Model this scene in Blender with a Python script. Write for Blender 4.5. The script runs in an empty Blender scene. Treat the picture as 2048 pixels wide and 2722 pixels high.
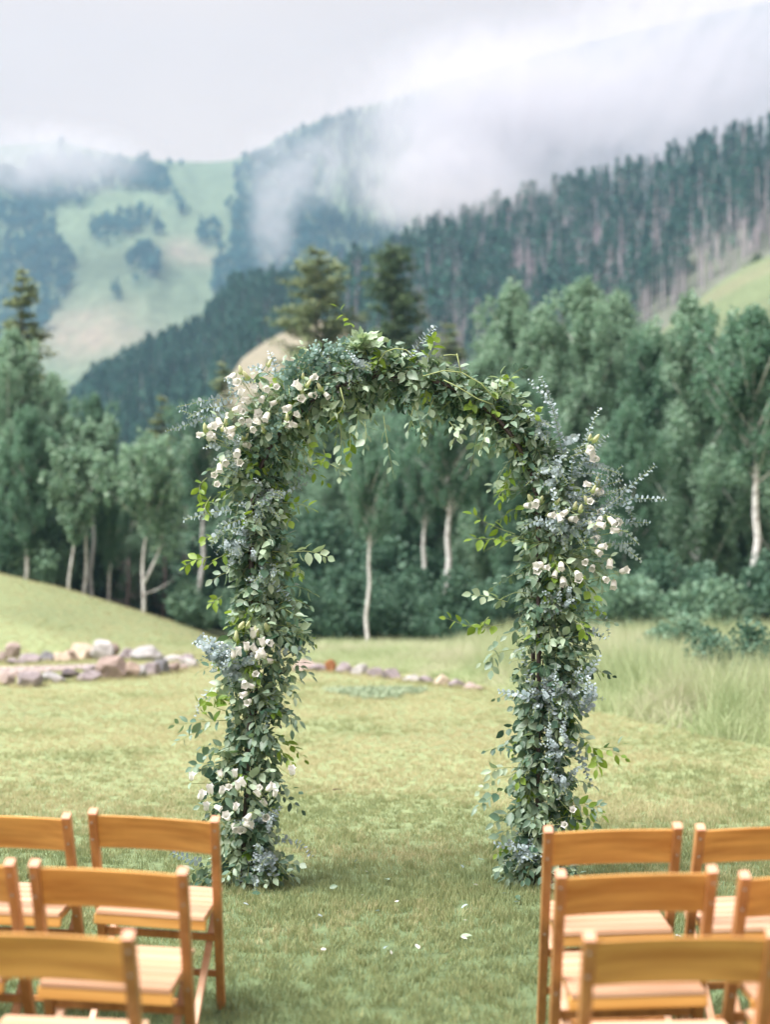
import bpy, math, random
import numpy as np
from mathutils import Vector, Matrix, noise as mnoise

random.seed(7)
rng = np.random.default_rng(7)
sc = bpy.context.scene

# ------------------------------------------------------------------ camera
CAM_H = 1.66
PITCH = math.radians(2.253)
FPX = 3889.0                      # focal length in pixels of the 2048 x 2722 photograph
cam_d = bpy.data.cameras.new('camera')
cam = bpy.data.objects.new('camera', cam_d)
sc.collection.objects.link(cam)
cam.location = (0, 0, CAM_H)
cam.rotation_euler = (math.pi / 2 + PITCH, 0, 0)
cam_d.sensor_fit = 'VERTICAL'
cam_d.sensor_height = 56
cam_d.sensor_width = 42.1
cam_d.lens = 80
cam_d.clip_start = 0.1
cam_d.clip_end = 6000
cam_d.dof.use_dof = True
cam_d.dof.focus_distance = 7.75
cam_d.dof.aperture_fstop = 2.2
sc.camera = cam

# ------------------------------------------------------------------ world, sun, exposure
SUN_EL, SUN_AZ = math.radians(60), math.radians(-118)      # azimuth from +Y, towards +X
w = bpy.data.worlds.new('World')
sc.world = w
w.use_nodes = True
nt = w.node_tree
nt.nodes.clear()
wout = nt.nodes.new('ShaderNodeOutputWorld')
bg = nt.nodes.new('ShaderNodeBackground')
sky = nt.nodes.new('ShaderNodeTexSky')
sky.sky_type = 'NISHITA'
sky.sun_disc = False
sky.sun_elevation = SUN_EL
sky.sun_rotation = SUN_AZ
tc = nt.nodes.new('ShaderNodeTexCoord')
mp = nt.nodes.new('ShaderNodeMapping')
mp.inputs['Scale'].default_value = (1.0, 1.0, 2.2)
nz = nt.nodes.new('ShaderNodeTexNoise')
nz.inputs['Scale'].default_value = 3.2
nz.inputs['Detail'].default_value = 5
nz.inputs['Roughness'].default_value = 0.55
cr = nt.nodes.new('ShaderNodeValToRGB')
cr.color_ramp.elements[0].position = 0.33
cr.color_ramp.elements[0].color = (1.33, 1.01, .82, 1)
cr.color_ramp.elements[1].position = 0.66
cr.color_ramp.elements[1].color = (1.46, 1.12, .91, 1)
mx = nt.nodes.new('ShaderNodeMix')
mx.data_type = 'RGBA'
mx.inputs[0].default_value = 0.96                          # share of the sky covered by cloud
nt.links.new(tc.outputs['Generated'], mp.inputs[0])
nt.links.new(mp.outputs[0], nz.inputs['Vector'])
nt.links.new(nz.outputs[0], cr.inputs[0])
nt.links.new(sky.outputs[0], mx.inputs[6])
nt.links.new(cr.outputs[0], mx.inputs[7])
nt.links.new(mx.outputs[2], bg.inputs[0])
bg.inputs[1].default_value = 0.10
nt.links.new(bg.outputs[0], wout.inputs[0])

sun_d = bpy.data.lights.new('sun', 'SUN')
sun_d.energy = 1.5
sun_d.angle = math.radians(46)
sun_d.color = (1.0, 0.965, 0.90)
sun = bpy.data.objects.new('sun', sun_d)
sc.collection.objects.link(sun)
sd = Vector((math.cos(SUN_EL) * math.sin(SUN_AZ), math.cos(SUN_EL) * math.cos(SUN_AZ), math.sin(SUN_EL)))
sun.rotation_euler = sd.to_track_quat('Z', 'Y').to_euler()

sc.view_settings.view_transform = 'Standard'
sc.view_settings.look = 'None'
sc.view_settings.gamma = 1
sc.view_settings.use_curve_mapping = False
sc.view_settings.exposure = 2.75
cy = sc.cycles
cy.max_bounces = 6
cy.diffuse_bounces = 4
cy.glossy_bounces = 2
cy.transmission_bounces = 3
cy.volume_bounces = 3
cy.transparent_max_bounces = 8
cy.use_denoising = True
cy.volume_max_steps = 96
cy.sample_clamp_indirect = 4

# ------------------------------------------------------------------ helpers
S = 2048 / 1664                   # the first survey of the photograph was read at 1664 px wide


def direction(xs, ys):
    xc = (np.asarray(xs, float) - 1024) / FPX
    yc = -(np.asarray(ys, float) - 1361) / FPX
    dy = math.cos(PITCH) - yc * math.sin(PITCH)
    dz = math.sin(PITCH) + yc * math.cos(PITCH)
    return xc / dy, dz / dy        # sideways slope and climb per metre away


def at(xs, ys, d):
    u, e = direction(xs, ys)
    return Vector((float(u) * d, d, CAM_H + float(e) * d))


def to_px(x, y, z):
    """photo position of world points, in the 1664 px survey"""
    dz = z - CAM_H
    fwd = y * math.cos(PITCH) + dz * math.sin(PITCH)
    up = -y * math.sin(PITCH) + dz * math.cos(PITCH)
    return (1024 + FPX * x / fwd) / S, (1361 - FPX * up / fwd) / S


def curve(pts):
    p = np.array(pts, float) * S
    u, e = direction(p[:, 0], p[:, 1])
    o = np.argsort(u)
    return u[o], e[o]


_perm = rng.random((257, 257))


def vnoise(x, y, seed=0):
    x = np.asarray(x, float) + seed * 17.31 + 1000
    y = np.asarray(y, float) + seed * 9.77 + 1000
    xi = np.floor(x).astype(int); yi = np.floor(y).astype(int)
    fx = x - xi; fy = y - yi
    fx = fx * fx * (3 - 2 * fx); fy = fy * fy * (3 - 2 * fy)
    a = _perm[xi % 256, yi % 256]; b = _perm[(xi + 1) % 256, yi % 256]
    c = _perm[xi % 256, (yi + 1) % 256]; d = _perm[(xi + 1) % 256, (yi + 1) % 256]
    return (a * (1 - fx) + b * fx) * (1 - fy) + (c * (1 - fx) + d * fx) * fy


def fbm(x, y, seed=0, o=4):
    t = 0; a = .5; s = 0
    for i in range(o):
        t = t + a * vnoise(np.asarray(x) * 2 ** i, np.asarray(y) * 2 ** i, seed + i); s += a; a *= .5
    return t / s


def sstep(a, b, x):
    t = np.clip((x - a) / (b - a), 0, 1)
    return t * t * (3 - 2 * t)


def link(o, parent=None):
    sc.collection.objects.link(o)
    if parent is not None:
        o.parent = parent
    return o


def tag(o, label=None, cat=None, group=None, kind=None):
    if label: o['label'] = label
    if cat: o['category'] = cat
    if group: o['group'] = group
    if kind: o['kind'] = kind
    return o


def empty(name, loc, rz=0.0, label=None, cat=None, group=None):
    o = bpy.data.objects.new(name, None)
    o.empty_display_size = .1
    link(o)
    o.location = loc
    o.rotation_euler = (0, 0, rz)
    return tag(o, label, cat, group)


def mesh_np(name, verts, faces, mats=(), smooth=True, fmat=None, color=None):
    """faces: M x K index array"""
    me = bpy.data.meshes.new(name)
    verts = np.asarray(verts, np.float32); faces = np.asarray(faces, np.int32)
    M, K = faces.shape
    me.vertices.add(len(verts)); me.vertices.foreach_set('co', verts.ravel())
    me.loops.add(M * K); me.loops.foreach_set('vertex_index', faces.ravel())
    me.polygons.add(M)
    me.polygons.foreach_set('loop_start', np.arange(0, M * K, K, dtype=np.int32))
    me.polygons.foreach_set('loop_total', np.full(M, K, np.int32))
    me.polygons.foreach_set('use_smooth', np.full(M, smooth, bool))
    if fmat is not None:
        me.polygons.foreach_set('material_index', np.asarray(fmat, np.int32))
    for m in mats: me.materials.append(m)
    if color is not None:
        a = me.color_attributes.new('Col', 'FLOAT_COLOR', 'POINT')
        c = np.ones((len(verts), 4), np.float32); c[:, :3] = color
        a.data.foreach_set('color', c.ravel())
    me.update(calc_edges=True)
    return me


class MB:
    """collects triangles / quads, all stored as triangles"""
    def __init__(s): s.v = []; s.f = []; s.m = []; s.n = 0

    def add(s, verts, faces, m=0):
        verts = np.asarray(verts, float)
        s.v.append(verts)
        for f in faces:
            for k in range(1, len(f) - 1):
                s.f.append((f[0] + s.n, f[k] + s.n, f[k + 1] + s.n)); s.m.append(m)
        s.n += len(verts)

    def addnp(s, verts, tris, m=0):
        s.v.append(verts); t = np.asarray(tris) + s.n
        s.f.extend(map(tuple, t.tolist())); s.m.extend([m] * len(t)); s.n += len(verts)

    def box(s, c, size, M=None, m=0):
        x, y, z = size[0] / 2, size[1] / 2, size[2] / 2
        v = [(-x, -y, -z), (x, -y, -z), (x, y, -z), (-x, y, -z), (-x, -y, z), (x, -y, z), (x, y, z), (-x, y, z)]
        v = [Vector(p) for p in v]
        if M is not None: v = [M @ p for p in v]
        v = [tuple(p + Vector(c)) for p in v]
        s.add(v, [(0, 3, 2, 1), (4, 5, 6, 7), (0, 1, 5, 4), (1, 2, 6, 5), (2, 3, 7, 6), (3, 0, 4, 7)], m)

    def bar(s, a, b, wx, wy, m=0, side=(1, 0, 0)):
        """rectangular bar from a to b"""
        a = Vector(a); b = Vector(b); d = (b - a).normalized()
        sx = Vector(side); sx = (sx - d * sx.dot(d)).normalized(); sy = d.cross(sx)
        v = []
        for p in (a, b):
            for i, j in ((-1, -1), (1, -1), (1, 1), (-1, 1)):
                v.append(tuple(p + sx * (i * wx / 2) + sy * (j * wy / 2)))
        s.add(v, [(0, 3, 2, 1), (4, 5, 6, 7), (0, 1, 5, 4), (1, 2, 6, 5), (2, 3, 7, 6), (3, 0, 4, 7)], m)

    def tube(s, pts, rad, n=7, m=0, cap=True):
        pts = [Vector(p) for p in pts]
        if not hasattr(rad, '__len__'): rad = [rad] * len(pts)
        up = Vector((0.13, 0.27, 0.95)).normalized()
        rings = []
        for i, p in enumerate(pts):
            d = (pts[min(i + 1, len(pts) - 1)] - pts[max(i - 1, 0)])
            d = d.normalized() if d.length > 1e-9 else Vector((0, 0, 1))
            x = d.cross(up)
            if x.length < .05: x = d.cross(Vector((1, 0, 0)))
            x.normalize(); y = d.cross(x)
            for k in range(n):
                t = 2 * math.pi * k / n
                rings.append(tuple(p + (x * math.cos(t) + y * math.sin(t)) * rad[i]))
        f = []
        for i in range(len(pts) - 1):
            for k in range(n):
                a = i * n + k; b = i * n + (k + 1) % n
                f.append((a, b, b + n, a + n))
        if cap:
            f.append(tuple(range(n))[::-1]); f.append(tuple(range((len(pts) - 1) * n, len(pts) * n)))
        s.add(rings, f, m)

    def mesh(s, name, mats, smooth=True):
        return mesh_np(name, np.concatenate(s.v), np.array(s.f), mats, smooth, s.m)

    def build(s, name, mats, parent=None, smooth=True):
        if not isinstance(mats, (list, tuple)): mats = [mats]
        o = bpy.data.objects.new(name, s.mesh(name, mats, smooth))
        return link(o, parent)


def scatter_np(tv, tf, mats3, locs):
    """copies of a template as one vertex / face array; mats3 N x 3 x 3 (columns = axes)"""
    V = np.einsum('nij,vj->nvi', mats3, tv) + locs[:, None, :]
    F = tf[None] + (np.arange(len(locs)) * len(tv))[:, None, None]
    return V.reshape(-1, 3), F.reshape(-1, tf.shape[1])


def unit(v): return v / np.maximum(np.linalg.norm(v, axis=-1, keepdims=True), 1e-9)


def frames(dirs, nrm):
    """y axis = dirs, z axis ~ nrm"""
    y = unit(dirs); x = unit(np.cross(y, nrm)); z = np.cross(x, y)
    return np.stack([x, y, z], axis=2)


# ------------------------------------------------------------------ materials
class Nodes:
    def __init__(s, name):
        s.mat = bpy.data.materials.new(name); s.mat.use_nodes = True
        s.nt = s.mat.node_tree; s.nt.nodes.clear()
        s.out = s.n('ShaderNodeOutputMaterial')

    def n(s, t, **kw):
        x = s.nt.nodes.new(t)
        for k, v in kw.items(): setattr(x, k, v)
        return x

    def l(s, a, b): s.nt.links.new(a, b)

    def noise(s, scale, detail=4, vec=None, rough=.55):
        x = s.n('ShaderNodeTexNoise'); x.inputs['Scale'].default_value = scale
        x.inputs['Detail'].default_value = detail; x.inputs['Roughness'].default_value = rough
        if vec is not None: s.l(vec, x.inputs['Vector'])
        return x.outputs[0]

    def ramp(s, fac, stops):
        x = s.n('ShaderNodeValToRGB'); e = x.color_ramp.elements
        while len(e) < len(stops): e.new(.5)
        for k, (p, c) in enumerate(stops):
            e[k].position = p; e[k].color = (*c, 1)
        s.l(fac, x.inputs[0]); return x.outputs[0]

    def mix(s, a, b, fac, mode='MIX'):
        x = s.n('ShaderNodeMix', data_type='RGBA', blend_type=mode)
        for sock, v in ((x.inputs[0], fac), (x.inputs[6], a), (x.inputs[7], b)):
            if isinstance(v, (int, float)): sock.default_value = v
            elif isinstance(v, tuple): sock.default_value = (*v, 1)
            else: s.l(v, sock)
        return x.outputs[2]

    def bump(s, h, strength, dist=.01):
        x = s.n('ShaderNodeBump'); x.inputs['Strength'].default_value = strength
        x.inputs['Distance'].default_value = dist; s.l(h, x.inputs['Height']); return x.outputs[0]

    def principled(s, col, rough=.6, spec=.4, normal=None):
        x = s.n('ShaderNodeBsdfPrincipled')
        if isinstance(col, tuple): x.inputs['Base Color'].default_value = (*col, 1)
        else: s.l(col, x.inputs['Base Color'])
        x.inputs['Roughness'].default_value = rough
        x.inputs['Specular IOR Level'].default_value = spec
        if normal is not None: s.l(normal, x.inputs['Normal'])
        return x

    def surface(s, sh): s.l(sh, s.out.inputs['Surface']); return s.mat


def obj_vec(N, scale=(1, 1, 1)):
    t = N.n('ShaderNodeTexCoord'); m = N.n('ShaderNodeMapping'); m.inputs['Scale'].default_value = scale
    N.l(t.outputs['Object'], m.inputs[0]); return m.outputs[0]


def geo_pos(N): return N.n('ShaderNodeNewGeometry').outputs['Position']


def foliage_mat(name, c1, c2, rough=.5, spec=.4, trans=.3, tcol=None, vary=0):
    """leaf: per-leaf colour between c1 and c2, light shines through"""
    N = Nodes(name)
    g = N.n('ShaderNodeNewGeometry'); oi = N.n('ShaderNodeObjectInfo')
    a = N.n('ShaderNodeMath', operation='ADD'); N.l(g.outputs['Random Per Island'], a.inputs[0]); N.l(oi.outputs['Random'], a.inputs[1])
    fr = N.n('ShaderNodeMath', operation='FRACT'); N.l(a.outputs[0], fr.inputs[0])
    col = N.mix(c1, c2, fr.outputs[0])
    if vary:                       # trees differ from one another
        nn_ = N.noise(.09, 3, geo_pos(N), .7)
        col = N.mix(col, N.ramp(nn_, [(.35, (1 - vary,) * 3), (.65, (1 + vary * 1.3, 1 + vary, 1 + vary * .6))]), 1.0, 'MULTIPLY')
    p = N.principled(col, rough, spec)
    t = N.n('ShaderNodeBsdfTranslucent')
    tc_ = N.mix(col, tcol if tcol else tuple(min(1, k * 1.5) for k in c2), .6)
    N.l(tc_, t.inputs[0])
    m = N.n('ShaderNodeMixShader'); m.inputs[0].default_value = trans
    N.l(p.outputs[0], m.inputs[1]); N.l(t.outputs[0], m.inputs[2])
    return N.surface(m.outputs[0])


def plain(name, col, rough=.6, spec=.4, ns=20, var=.25, bump=.0, stretch=(1, 1, 1)):
    N = Nodes(name)
    v = obj_vec(N, stretch)
    n = N.noise(ns, 5, v)
    c = N.ramp(n, [(.3, tuple(k * (1 - var) for k in col)), (.7, tuple(min(1, k * (1 + var)) for k in col))])
    return N.surface(N.principled(c, rough, spec, N.bump(n, bump) if bump else None).outputs[0])


def wood_mat(name, dark, light, axis):
    N = Nodes(name)
    st = {'x': (1.2, 26, 26), 'y': (26, 1.2, 26), 'z': (26, 26, 1.2)}[axis]
    v = obj_vec(N, st)
    oi = N.n('ShaderNodeObjectInfo')
    ad = N.n('ShaderNodeVectorMath', operation='ADD'); N.l(v, ad.inputs[0])
    sc_ = N.n('ShaderNodeVectorMath', operation='SCALE'); sc_.inputs[0].default_value = (7, 5, 9); N.l(oi.outputs['Random'], sc_.inputs['Scale'])
    N.l(sc_.outputs[0], ad.inputs[1])
    g1 = N.noise(1.0, 6, ad.outputs[0], .6)
    v2 = obj_vec(N, {'x': (1.5, 5, 5), 'y': (5, 1.5, 5), 'z': (5, 5, 1.5)}[axis])
    ad2 = N.n('ShaderNodeVectorMath', operation='ADD'); N.l(v2, ad2.inputs[0]); N.l(sc_.outputs[0], ad2.inputs[1])
    g2 = N.noise(1.3, 3, ad2.outputs[0])
    c = N.ramp(g1, [(.28, dark), (.62, light)])
    c2 = N.mix(c, tuple(k * .62 for k in dark), N.ramp(g2, [(.52, (0, 0, 0)), (.8, (.55, .55, .55))]))
    hsv = N.n('ShaderNodeHueSaturation')
    mr = N.n('ShaderNodeMapRange'); mr.inputs['To Min'].default_value = .86; mr.inputs['To Max'].default_value = 1.14
    N.l(oi.outputs['Random'], mr.inputs[0]); N.l(mr.outputs[0], hsv.inputs['Value']); N.l(c2, hsv.inputs['Color'])
    return N.surface(N.principled(hsv.outputs[0], .38, .5, N.bump(g1, .12, .002)).outputs[0])


M = {}
M['wood_x'] = wood_mat('varnished_wood_rail', (.46, .195, .045), (.76, .42, .13), 'x')
M['wood_z'] = wood_mat('varnished_wood_stile', (.36, .145, .05), (.54, .26, .10), 'z')
M['wood_seat'] = wood_mat('varnished_wood_seat', (.54, .30, .18), (.70, .45, .31), 'x')
M['endgrain_lit'] = plain('end_grain_painted_light', (.66, .36, .25), .6, .3, 60, .15)  # pinkish end grain, light on the stile tops put into its colour
M['dark_metal'] = plain('dark_bronze_metal', (.07, .05, .055), .42, .5, 40, .3)
M['steel'] = plain('dull_steel', (.35, .33, .3), .4, .5, 40, .2)
M['leaf_green'] = foliage_mat('smilax_leaf', (.07, .15, .11), (.31, .42, .32), .36, .5, .22, (.25, .42, .06))
M['leaf_pale'] = foliage_mat('pale_leaf', (.28, .40, .28), (.43, .54, .41), .42, .5, .25, (.4, .55, .15))
M['leaf_lime'] = foliage_mat('young_lime_leaf', (.13, .24, .035), (.24, .36, .06), .42, .45, .4, (.35, .5, .04))
M['leaf_dark'] = foliage_mat('dark_leaf_core_shade', (.035, .085, .06), (.08, .155, .10), .4, .45, .15)  # darker leaf green; in the core fill its colour stands in for shade
M['euc'] = foliage_mat('eucalyptus_leaf', (.26, .35, .39), (.48, .57, .64), .55, .35, .15, (.3, .42, .38))
M['euc_dollar'] = foliage_mat('silver_dollar_leaf', (.12, .22, .20), (.22, .34, .31), .5, .4, .18, (.2, .4, .25))
M['stem'] = plain('green_stem', (.30, .36, .16), .6, .3, 30, .2)
M['stem_brown'] = plain('brown_vine', (.10, .065, .045), .7, .3, 30, .3)
M['petal'] = foliage_mat('white_petal', (.80, .79, .79), (.88, .87, .88), .6, .25, .3, (.85, .83, .76))
M['petal_green'] = foliage_mat('greenish_bud', (.55, .60, .36), (.68, .70, .48), .6, .25, .3, (.6, .65, .35))
M['calyx'] = foliage_mat('flower_calyx', (.25, .36, .12), (.42, .50, .2), .6, .3, .2)
M['aspen_leaf'] = foliage_mat('aspen_leaf', (.085, .19, .14), (.205, .34, .245), .5, .4, .45, (.22, .42, .26))
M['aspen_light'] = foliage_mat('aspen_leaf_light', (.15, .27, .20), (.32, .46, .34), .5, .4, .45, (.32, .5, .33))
M['shrub_leaf'] = foliage_mat('shrub_leaf', (.045, .115, .078), (.105, .20, .135), .55, .35, .2)
M['willow_leaf'] = foliage_mat('willow_leaf', (.10, .20, .14), (.20, .32, .22), .55, .35, .25)
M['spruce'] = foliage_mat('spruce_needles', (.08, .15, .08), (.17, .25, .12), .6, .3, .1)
M['spruce_tan'] = foliage_mat('olive_spruce_needles', (.17, .25, .14), (.32, .37, .20), .6, .3, .15)  # needles of a yellowish olive colour
M['ridge_needles'] = foliage_mat('ridge_pine_needles', (.025, .115, .105), (.085, .20, .165), .7, .2, .1, vary=.35)
M['far_leaf'] = foliage_mat('far_aspen_leaf', (.02, .10, .11), (.06, .18, .18), .7, .2, .1)
M['dead_twig'] = plain('grey_dead_twigs', (.24, .19, .20), .8, .2, 5, .3)


def bark_mat():
    N = Nodes('aspen_bark')
    v = obj_vec(N, (5, 5, 1.2)); n = N.noise(2.2, 5, v)
    v2 = obj_vec(N, (9, 9, 14)); n2 = N.noise(.6, 3, v2)
    c = N.ramp(n, [(.34, (.20, .17, .15)), (.46, (.66, .67, .68)), (.75, (.78, .79, .79))])
    c = N.mix(c, (.07, .06, .055), N.ramp(n2, [(.60, (0, 0, 0)), (.70, (1, 1, 1))]))
    return N.surface(N.principled(c, .8, .25, N.bump(n, .4, .02)).outputs[0])


M['aspen_bark'] = bark_mat()
M['spruce_bark'] = plain('spruce_bark', (.09, .07, .06), .9, .2, 6, .35, .4, (2, 2, .6))
M['ridge_bark'] = plain('ridge_pine_bark', (.40, .36, .39), .9, .2, 2, .25)


def terrain_mat(name, fine, fs, bumpd):
    N = Nodes(name)
    a = N.n('ShaderNodeVertexColor', layer_name='Col')
    p = geo_pos(N)
    n = N.noise(fs, 6, p, .65)
    c = N.mix(a.outputs[0], N.ramp(n, [(.3, (1 - fine,) * 3), (.7, (1 + fine,) * 3)]), 1.0, 'MULTIPLY')
    return N.surface(N.principled(c, .95, .1, N.bump(n, .6, bumpd)).outputs[0])


M['ground_lawn'] = terrain_mat('lawn_turf', .28, 9, .03)
M['ground_hill'] = terrain_mat('meadow_ground', .25, .9, .2)
M['ground_far'] = terrain_mat('mountain_ground', .22, .12, 1.2)


def grass_mat(name, deep_tone, yellow_tone, tip, dist_shift=True):
    N = Nodes(name)
    p = geo_pos(N)
    oi = N.n('ShaderNodeObjectInfo')
    big = N.noise(.55, 4, p); small = N.noise(9, 3, p)
    sep = N.n('ShaderNodeSeparateXYZ'); N.l(p, sep.inputs[0])
    mr = N.n('ShaderNodeMapRange'); mr.inputs['From Min'].default_value = 5.0; mr.inputs['From Max'].default_value = 12.5
    mr.inputs['To Min'].default_value = -.10; mr.inputs['To Max'].default_value = .20
    N.l(sep.outputs['Y'], mr.inputs[0])
    s1 = N.n('ShaderNodeMath', operation='ADD'); N.l(big, s1.inputs[0])
    if dist_shift: N.l(mr.outputs[0], s1.inputs[1])  # blades deeper green near, yellower farther off
    else: s1.inputs[1].default_value = 0
    fine = N.noise(34, 2, p); s0 = N.n('ShaderNodeMath', operation='MULTIPLY_ADD'); N.l(fine, s0.inputs[0]); s0.inputs[1].default_value = .55; N.l(s1.outputs[0], s0.inputs[2]); s00 = N.n('ShaderNodeMath', operation='SUBTRACT'); N.l(s0.outputs[0], s00.inputs[0]); s00.inputs[1].default_value = .27; s1 = s00
    s2 = N.n('ShaderNodeMath', operation='MULTIPLY_ADD'); N.l(small, s2.inputs[0]); s2.inputs[1].default_value = .35; N.l(s1.outputs[0], s2.inputs[2])
    s3 = N.n('ShaderNodeMath', operation='MULTIPLY_ADD'); N.l(oi.outputs['Random'], s3.inputs[0]); s3.inputs[1].default_value = .16; N.l(s2.outputs[0], s3.inputs[2])
    col = N.ramp(s3.outputs[0], [(.42, deep_tone), (.80, yellow_tone), (.96, tip)])
    pr = N.principled(col, .6, .25)
    t = N.n('ShaderNodeBsdfTranslucent'); N.l(col, t.inputs[0])
    m = N.n('ShaderNodeMixShader'); m.inputs[0].default_value = .38
    N.l(pr.outputs[0], m.inputs[1]); N.l(t.outputs[0], m.inputs[2])
    return N.surface(m.outputs[0])


M['grass'] = grass_mat('lawn_grass', (.215, .29, .158), (.30, .338, .165), (.52, .49, .30))
M['tall_grass'] = grass_mat('tall_meadow_grass', (.30, .41, .21), (.48, .54, .33), (.58, .56, .44), False)
M['seed_head'] = plain('grass_seed_head', (.58, .50, .40), .8, .2, 10, .3)
M['herb'] = foliage_mat('silvery_herb', (.24, .33, .22), (.38, .45, .32), .6, .3, .25)

# ------------------------------------------------------------------ terrain shape
uMo, eMo = curve([(-600, 1090), (-200, 1190), (0, 1240), (100, 1262), (200, 1292), (300, 1326), (400, 1360), (470, 1388), (540, 1400), (900, 1400), (2400, 1400)])
uM, eM = curve([(-1200, 1010), (0, 1000), (300, 985), (400, 950), (470, 860), (520, 775), (560, 745), (600, 722), (650, 698), (700, 690), (760, 715), (850, 800), (1000, 850), (1200, 840), (1350, 780), (1430, 715), (1500, 652), (1560, 606), (1610, 574), (1664, 550), (1800, 490), (2900, 380)])
uR, eR = curve([(-1200, 950), (-200, 930), (60, 930), (150, 890), (200, 838), (300, 785), (400, 745), (450, 705), (500, 645), (560, 632), (640, 655), (760, 655), (850, 622), (900, 592), (1000, 562), (1160, 508), (1300, 476), (1400, 440), (1500, 412), (1664, 365), (1900, 300), (2900, 200)])
uF, eF = curve([(-1200, 250), (-200, 290), (0, 315), (60, 310), (130, 305), (200, 322), (270, 338), (350, 348), (450, 350), (500, 346), (560, 326), (600, 296), (700, 256), (790, 230), (870, 208), (1000, 168), (1190, 112), (1400, 60), (1664, 5), (2200, -60), (2900, -90)])


def terrain(x, y):
    x = np.asarray(x, float); y = np.asarray(y, float)
    ys = np.maximum(y, 1.0)
    u = np.clip(x / ys, -1.2, 1.2)
    near = .03 * (fbm(x * .15, y * .15, 3) - .5) * sstep(9, 16, y)
    m = CAM_H + 38 * np.interp(np.clip(x / 38.0, -1.2, 1.2), uMo, eMo)
    base = -.35 * sstep(24, 40, y) * (x > -100)
    mound = (m + .30)
    up = np.clip((y - 26.5) / 11.5, 0, 1); up = up * up * (2.2 - 1.2 * up)
    dn = 1 - sstep(38, 50, y)
    near = near + base + np.maximum(mound, 0) * np.where(y < 38, up, dn)
    flat = -.8 + .5 * (fbm(x * .05, y * .05, 5) - .5)
    zM = CAM_H + 220 * np.interp(u, uM, eM)
    zM2 = CAM_H + 270 * np.interp(u, uM, eM) * .93
    eRi = np.interp(u, uR, eR)
    zR = CAM_H + 420 * eRi
    zR2 = CAM_H + 620 * eRi * .72
    zF = CAM_H + 1200 * np.interp(u, uF, eF)
    z = near
    z = np.where(y > 44, near + (flat - near) * sstep(44, 60, y), z)
    z = np.where(y > 60, flat + (zM - flat) * np.clip((y - 60) / 160, 0, 1) ** 1.15, z)
    z = np.where(y > 220, zM + (zM2 - zM) * sstep(220, 270, y), z)
    t = np.clip((y - 270) / 150, 0, 1)
    z = np.where(y > 270, zM2 + (zR - zM2) * (.6 * t + .4 * t * t * (3 - 2 * t)), z)
    z = np.where(y > 420, zR + (zR2 - zR) * sstep(420, 620, y), z)
    t = np.clip((y - 620) / 580, 0, 1)
    z = np.where(y > 620, zR2 + (zF - zR2) * (.65 * t + .35 * t * t * (3 - 2 * t)), z)
    z = np.where(y > 1200, zF * (1 - .25 * sstep(1200, 1400, y)), z)
    amp = sstep(640, 800, y) * (1 - sstep(1080, 1200, y))
    z = z + amp * 34 * (fbm(u * 14, y * .004, 8, 5) - .5)
    z = z + sstep(275, 320, y) * (1 - sstep(400, 420, y)) * 5 * (fbm(x * .03, y * .03, 9) - .5)
    return z


def ground_at(xs, ys, lo=3, hi=60):
    """where a line of sight meets the ground"""
    u, e = direction(xs, ys)
    d = np.linspace(lo, hi, 1200)
    g = terrain(u * d, d) - (CAM_H + e * d)
    k = np.argmax(g > 0)
    dd = d[k]
    return Vector((float(u) * dd, dd, float(terrain(u * dd, dd))))


def tz(x, y): return float(terrain(x, y))


# forest outlines on the far mountain, as seen in the photograph survey
FOREST = [
    [(-900, 300), (0, 358), (60, 370), (120, 392), (205, 392), (205, 432), (125, 436), (112, 470), (130, 520), (165, 560), (152, 620), (112, 660), (100, 700), (60, 745), (-900, 900)],
    [(60, 330), (250, 342), (362, 362), (368, 392), (310, 402), (215, 392), (60, 380)],
    [(192, 472), (262, 446), (328, 438), (328, 470), (262, 512), (200, 522)],
    [(268, 545), (322, 520), (346, 552), (340, 586), (312, 616), (288, 596)],
    [(505, 470), (505, 352), (560, 330), (600, 298), (700, 258), (790, 232), (860, 212), (960, 185), (980, 300), (940, 400), (870, 480), (855, 560), (700, 660), (440, 700), (470, 560)],
    [(1010, 300), (1060, 240), (1120, 330), (1080, 400)], [(1150, 130), (1260, 110), (1230, 190), (1160, 200)], [(1270, 330), (1330, 280), (1420, 320), (1420, 400), (1300, 420)], [(1560, 280), (1800, 200), (1800, 330), (1600, 330)],
]
CLUMPS = [(450, 495, 36), (398, 436, 19), (346, 482, 17), (502, 436, 20), (250, 622, 17), (174, 522, 12), (372, 418, 15), (352, 396, 20), (532, 342, 8), (300, 335, 5), (318, 337, 4), (366, 350, 4), (388, 350, 5), (130, 306, 10), (150, 316, 8), (548, 334, 5)]


def inpoly(px, py, poly):
    c = np.zeros(px.shape, bool)
    j = len(poly) - 1
    for i in range(len(poly)):
        xi, yi = poly[i]; xj, yj = poly[j]
        c ^= ((yi > py) != (yj > py)) & (px < (xj - xi) * (py - yi) / (yj - yi + 1e-9) + xi)
        j = i
    return c


def forest_mask(px, py):
    py = py - 16
    w1 = 14 * (fbm(px * .05, py * .05, 21) - .5)
    w2 = 14 * (fbm(px * .05, py * .05, 22) - .5)
    m = np.zeros(px.shape, bool)
    for p in FOREST: m |= inpoly(px + w1, py + w2, p)
    for cx, cy_, r in CLUMPS: m |= (px - cx) ** 2 + ((py - cy_) * 1.15) ** 2 < (r * .8) ** 2
    return m


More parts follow.
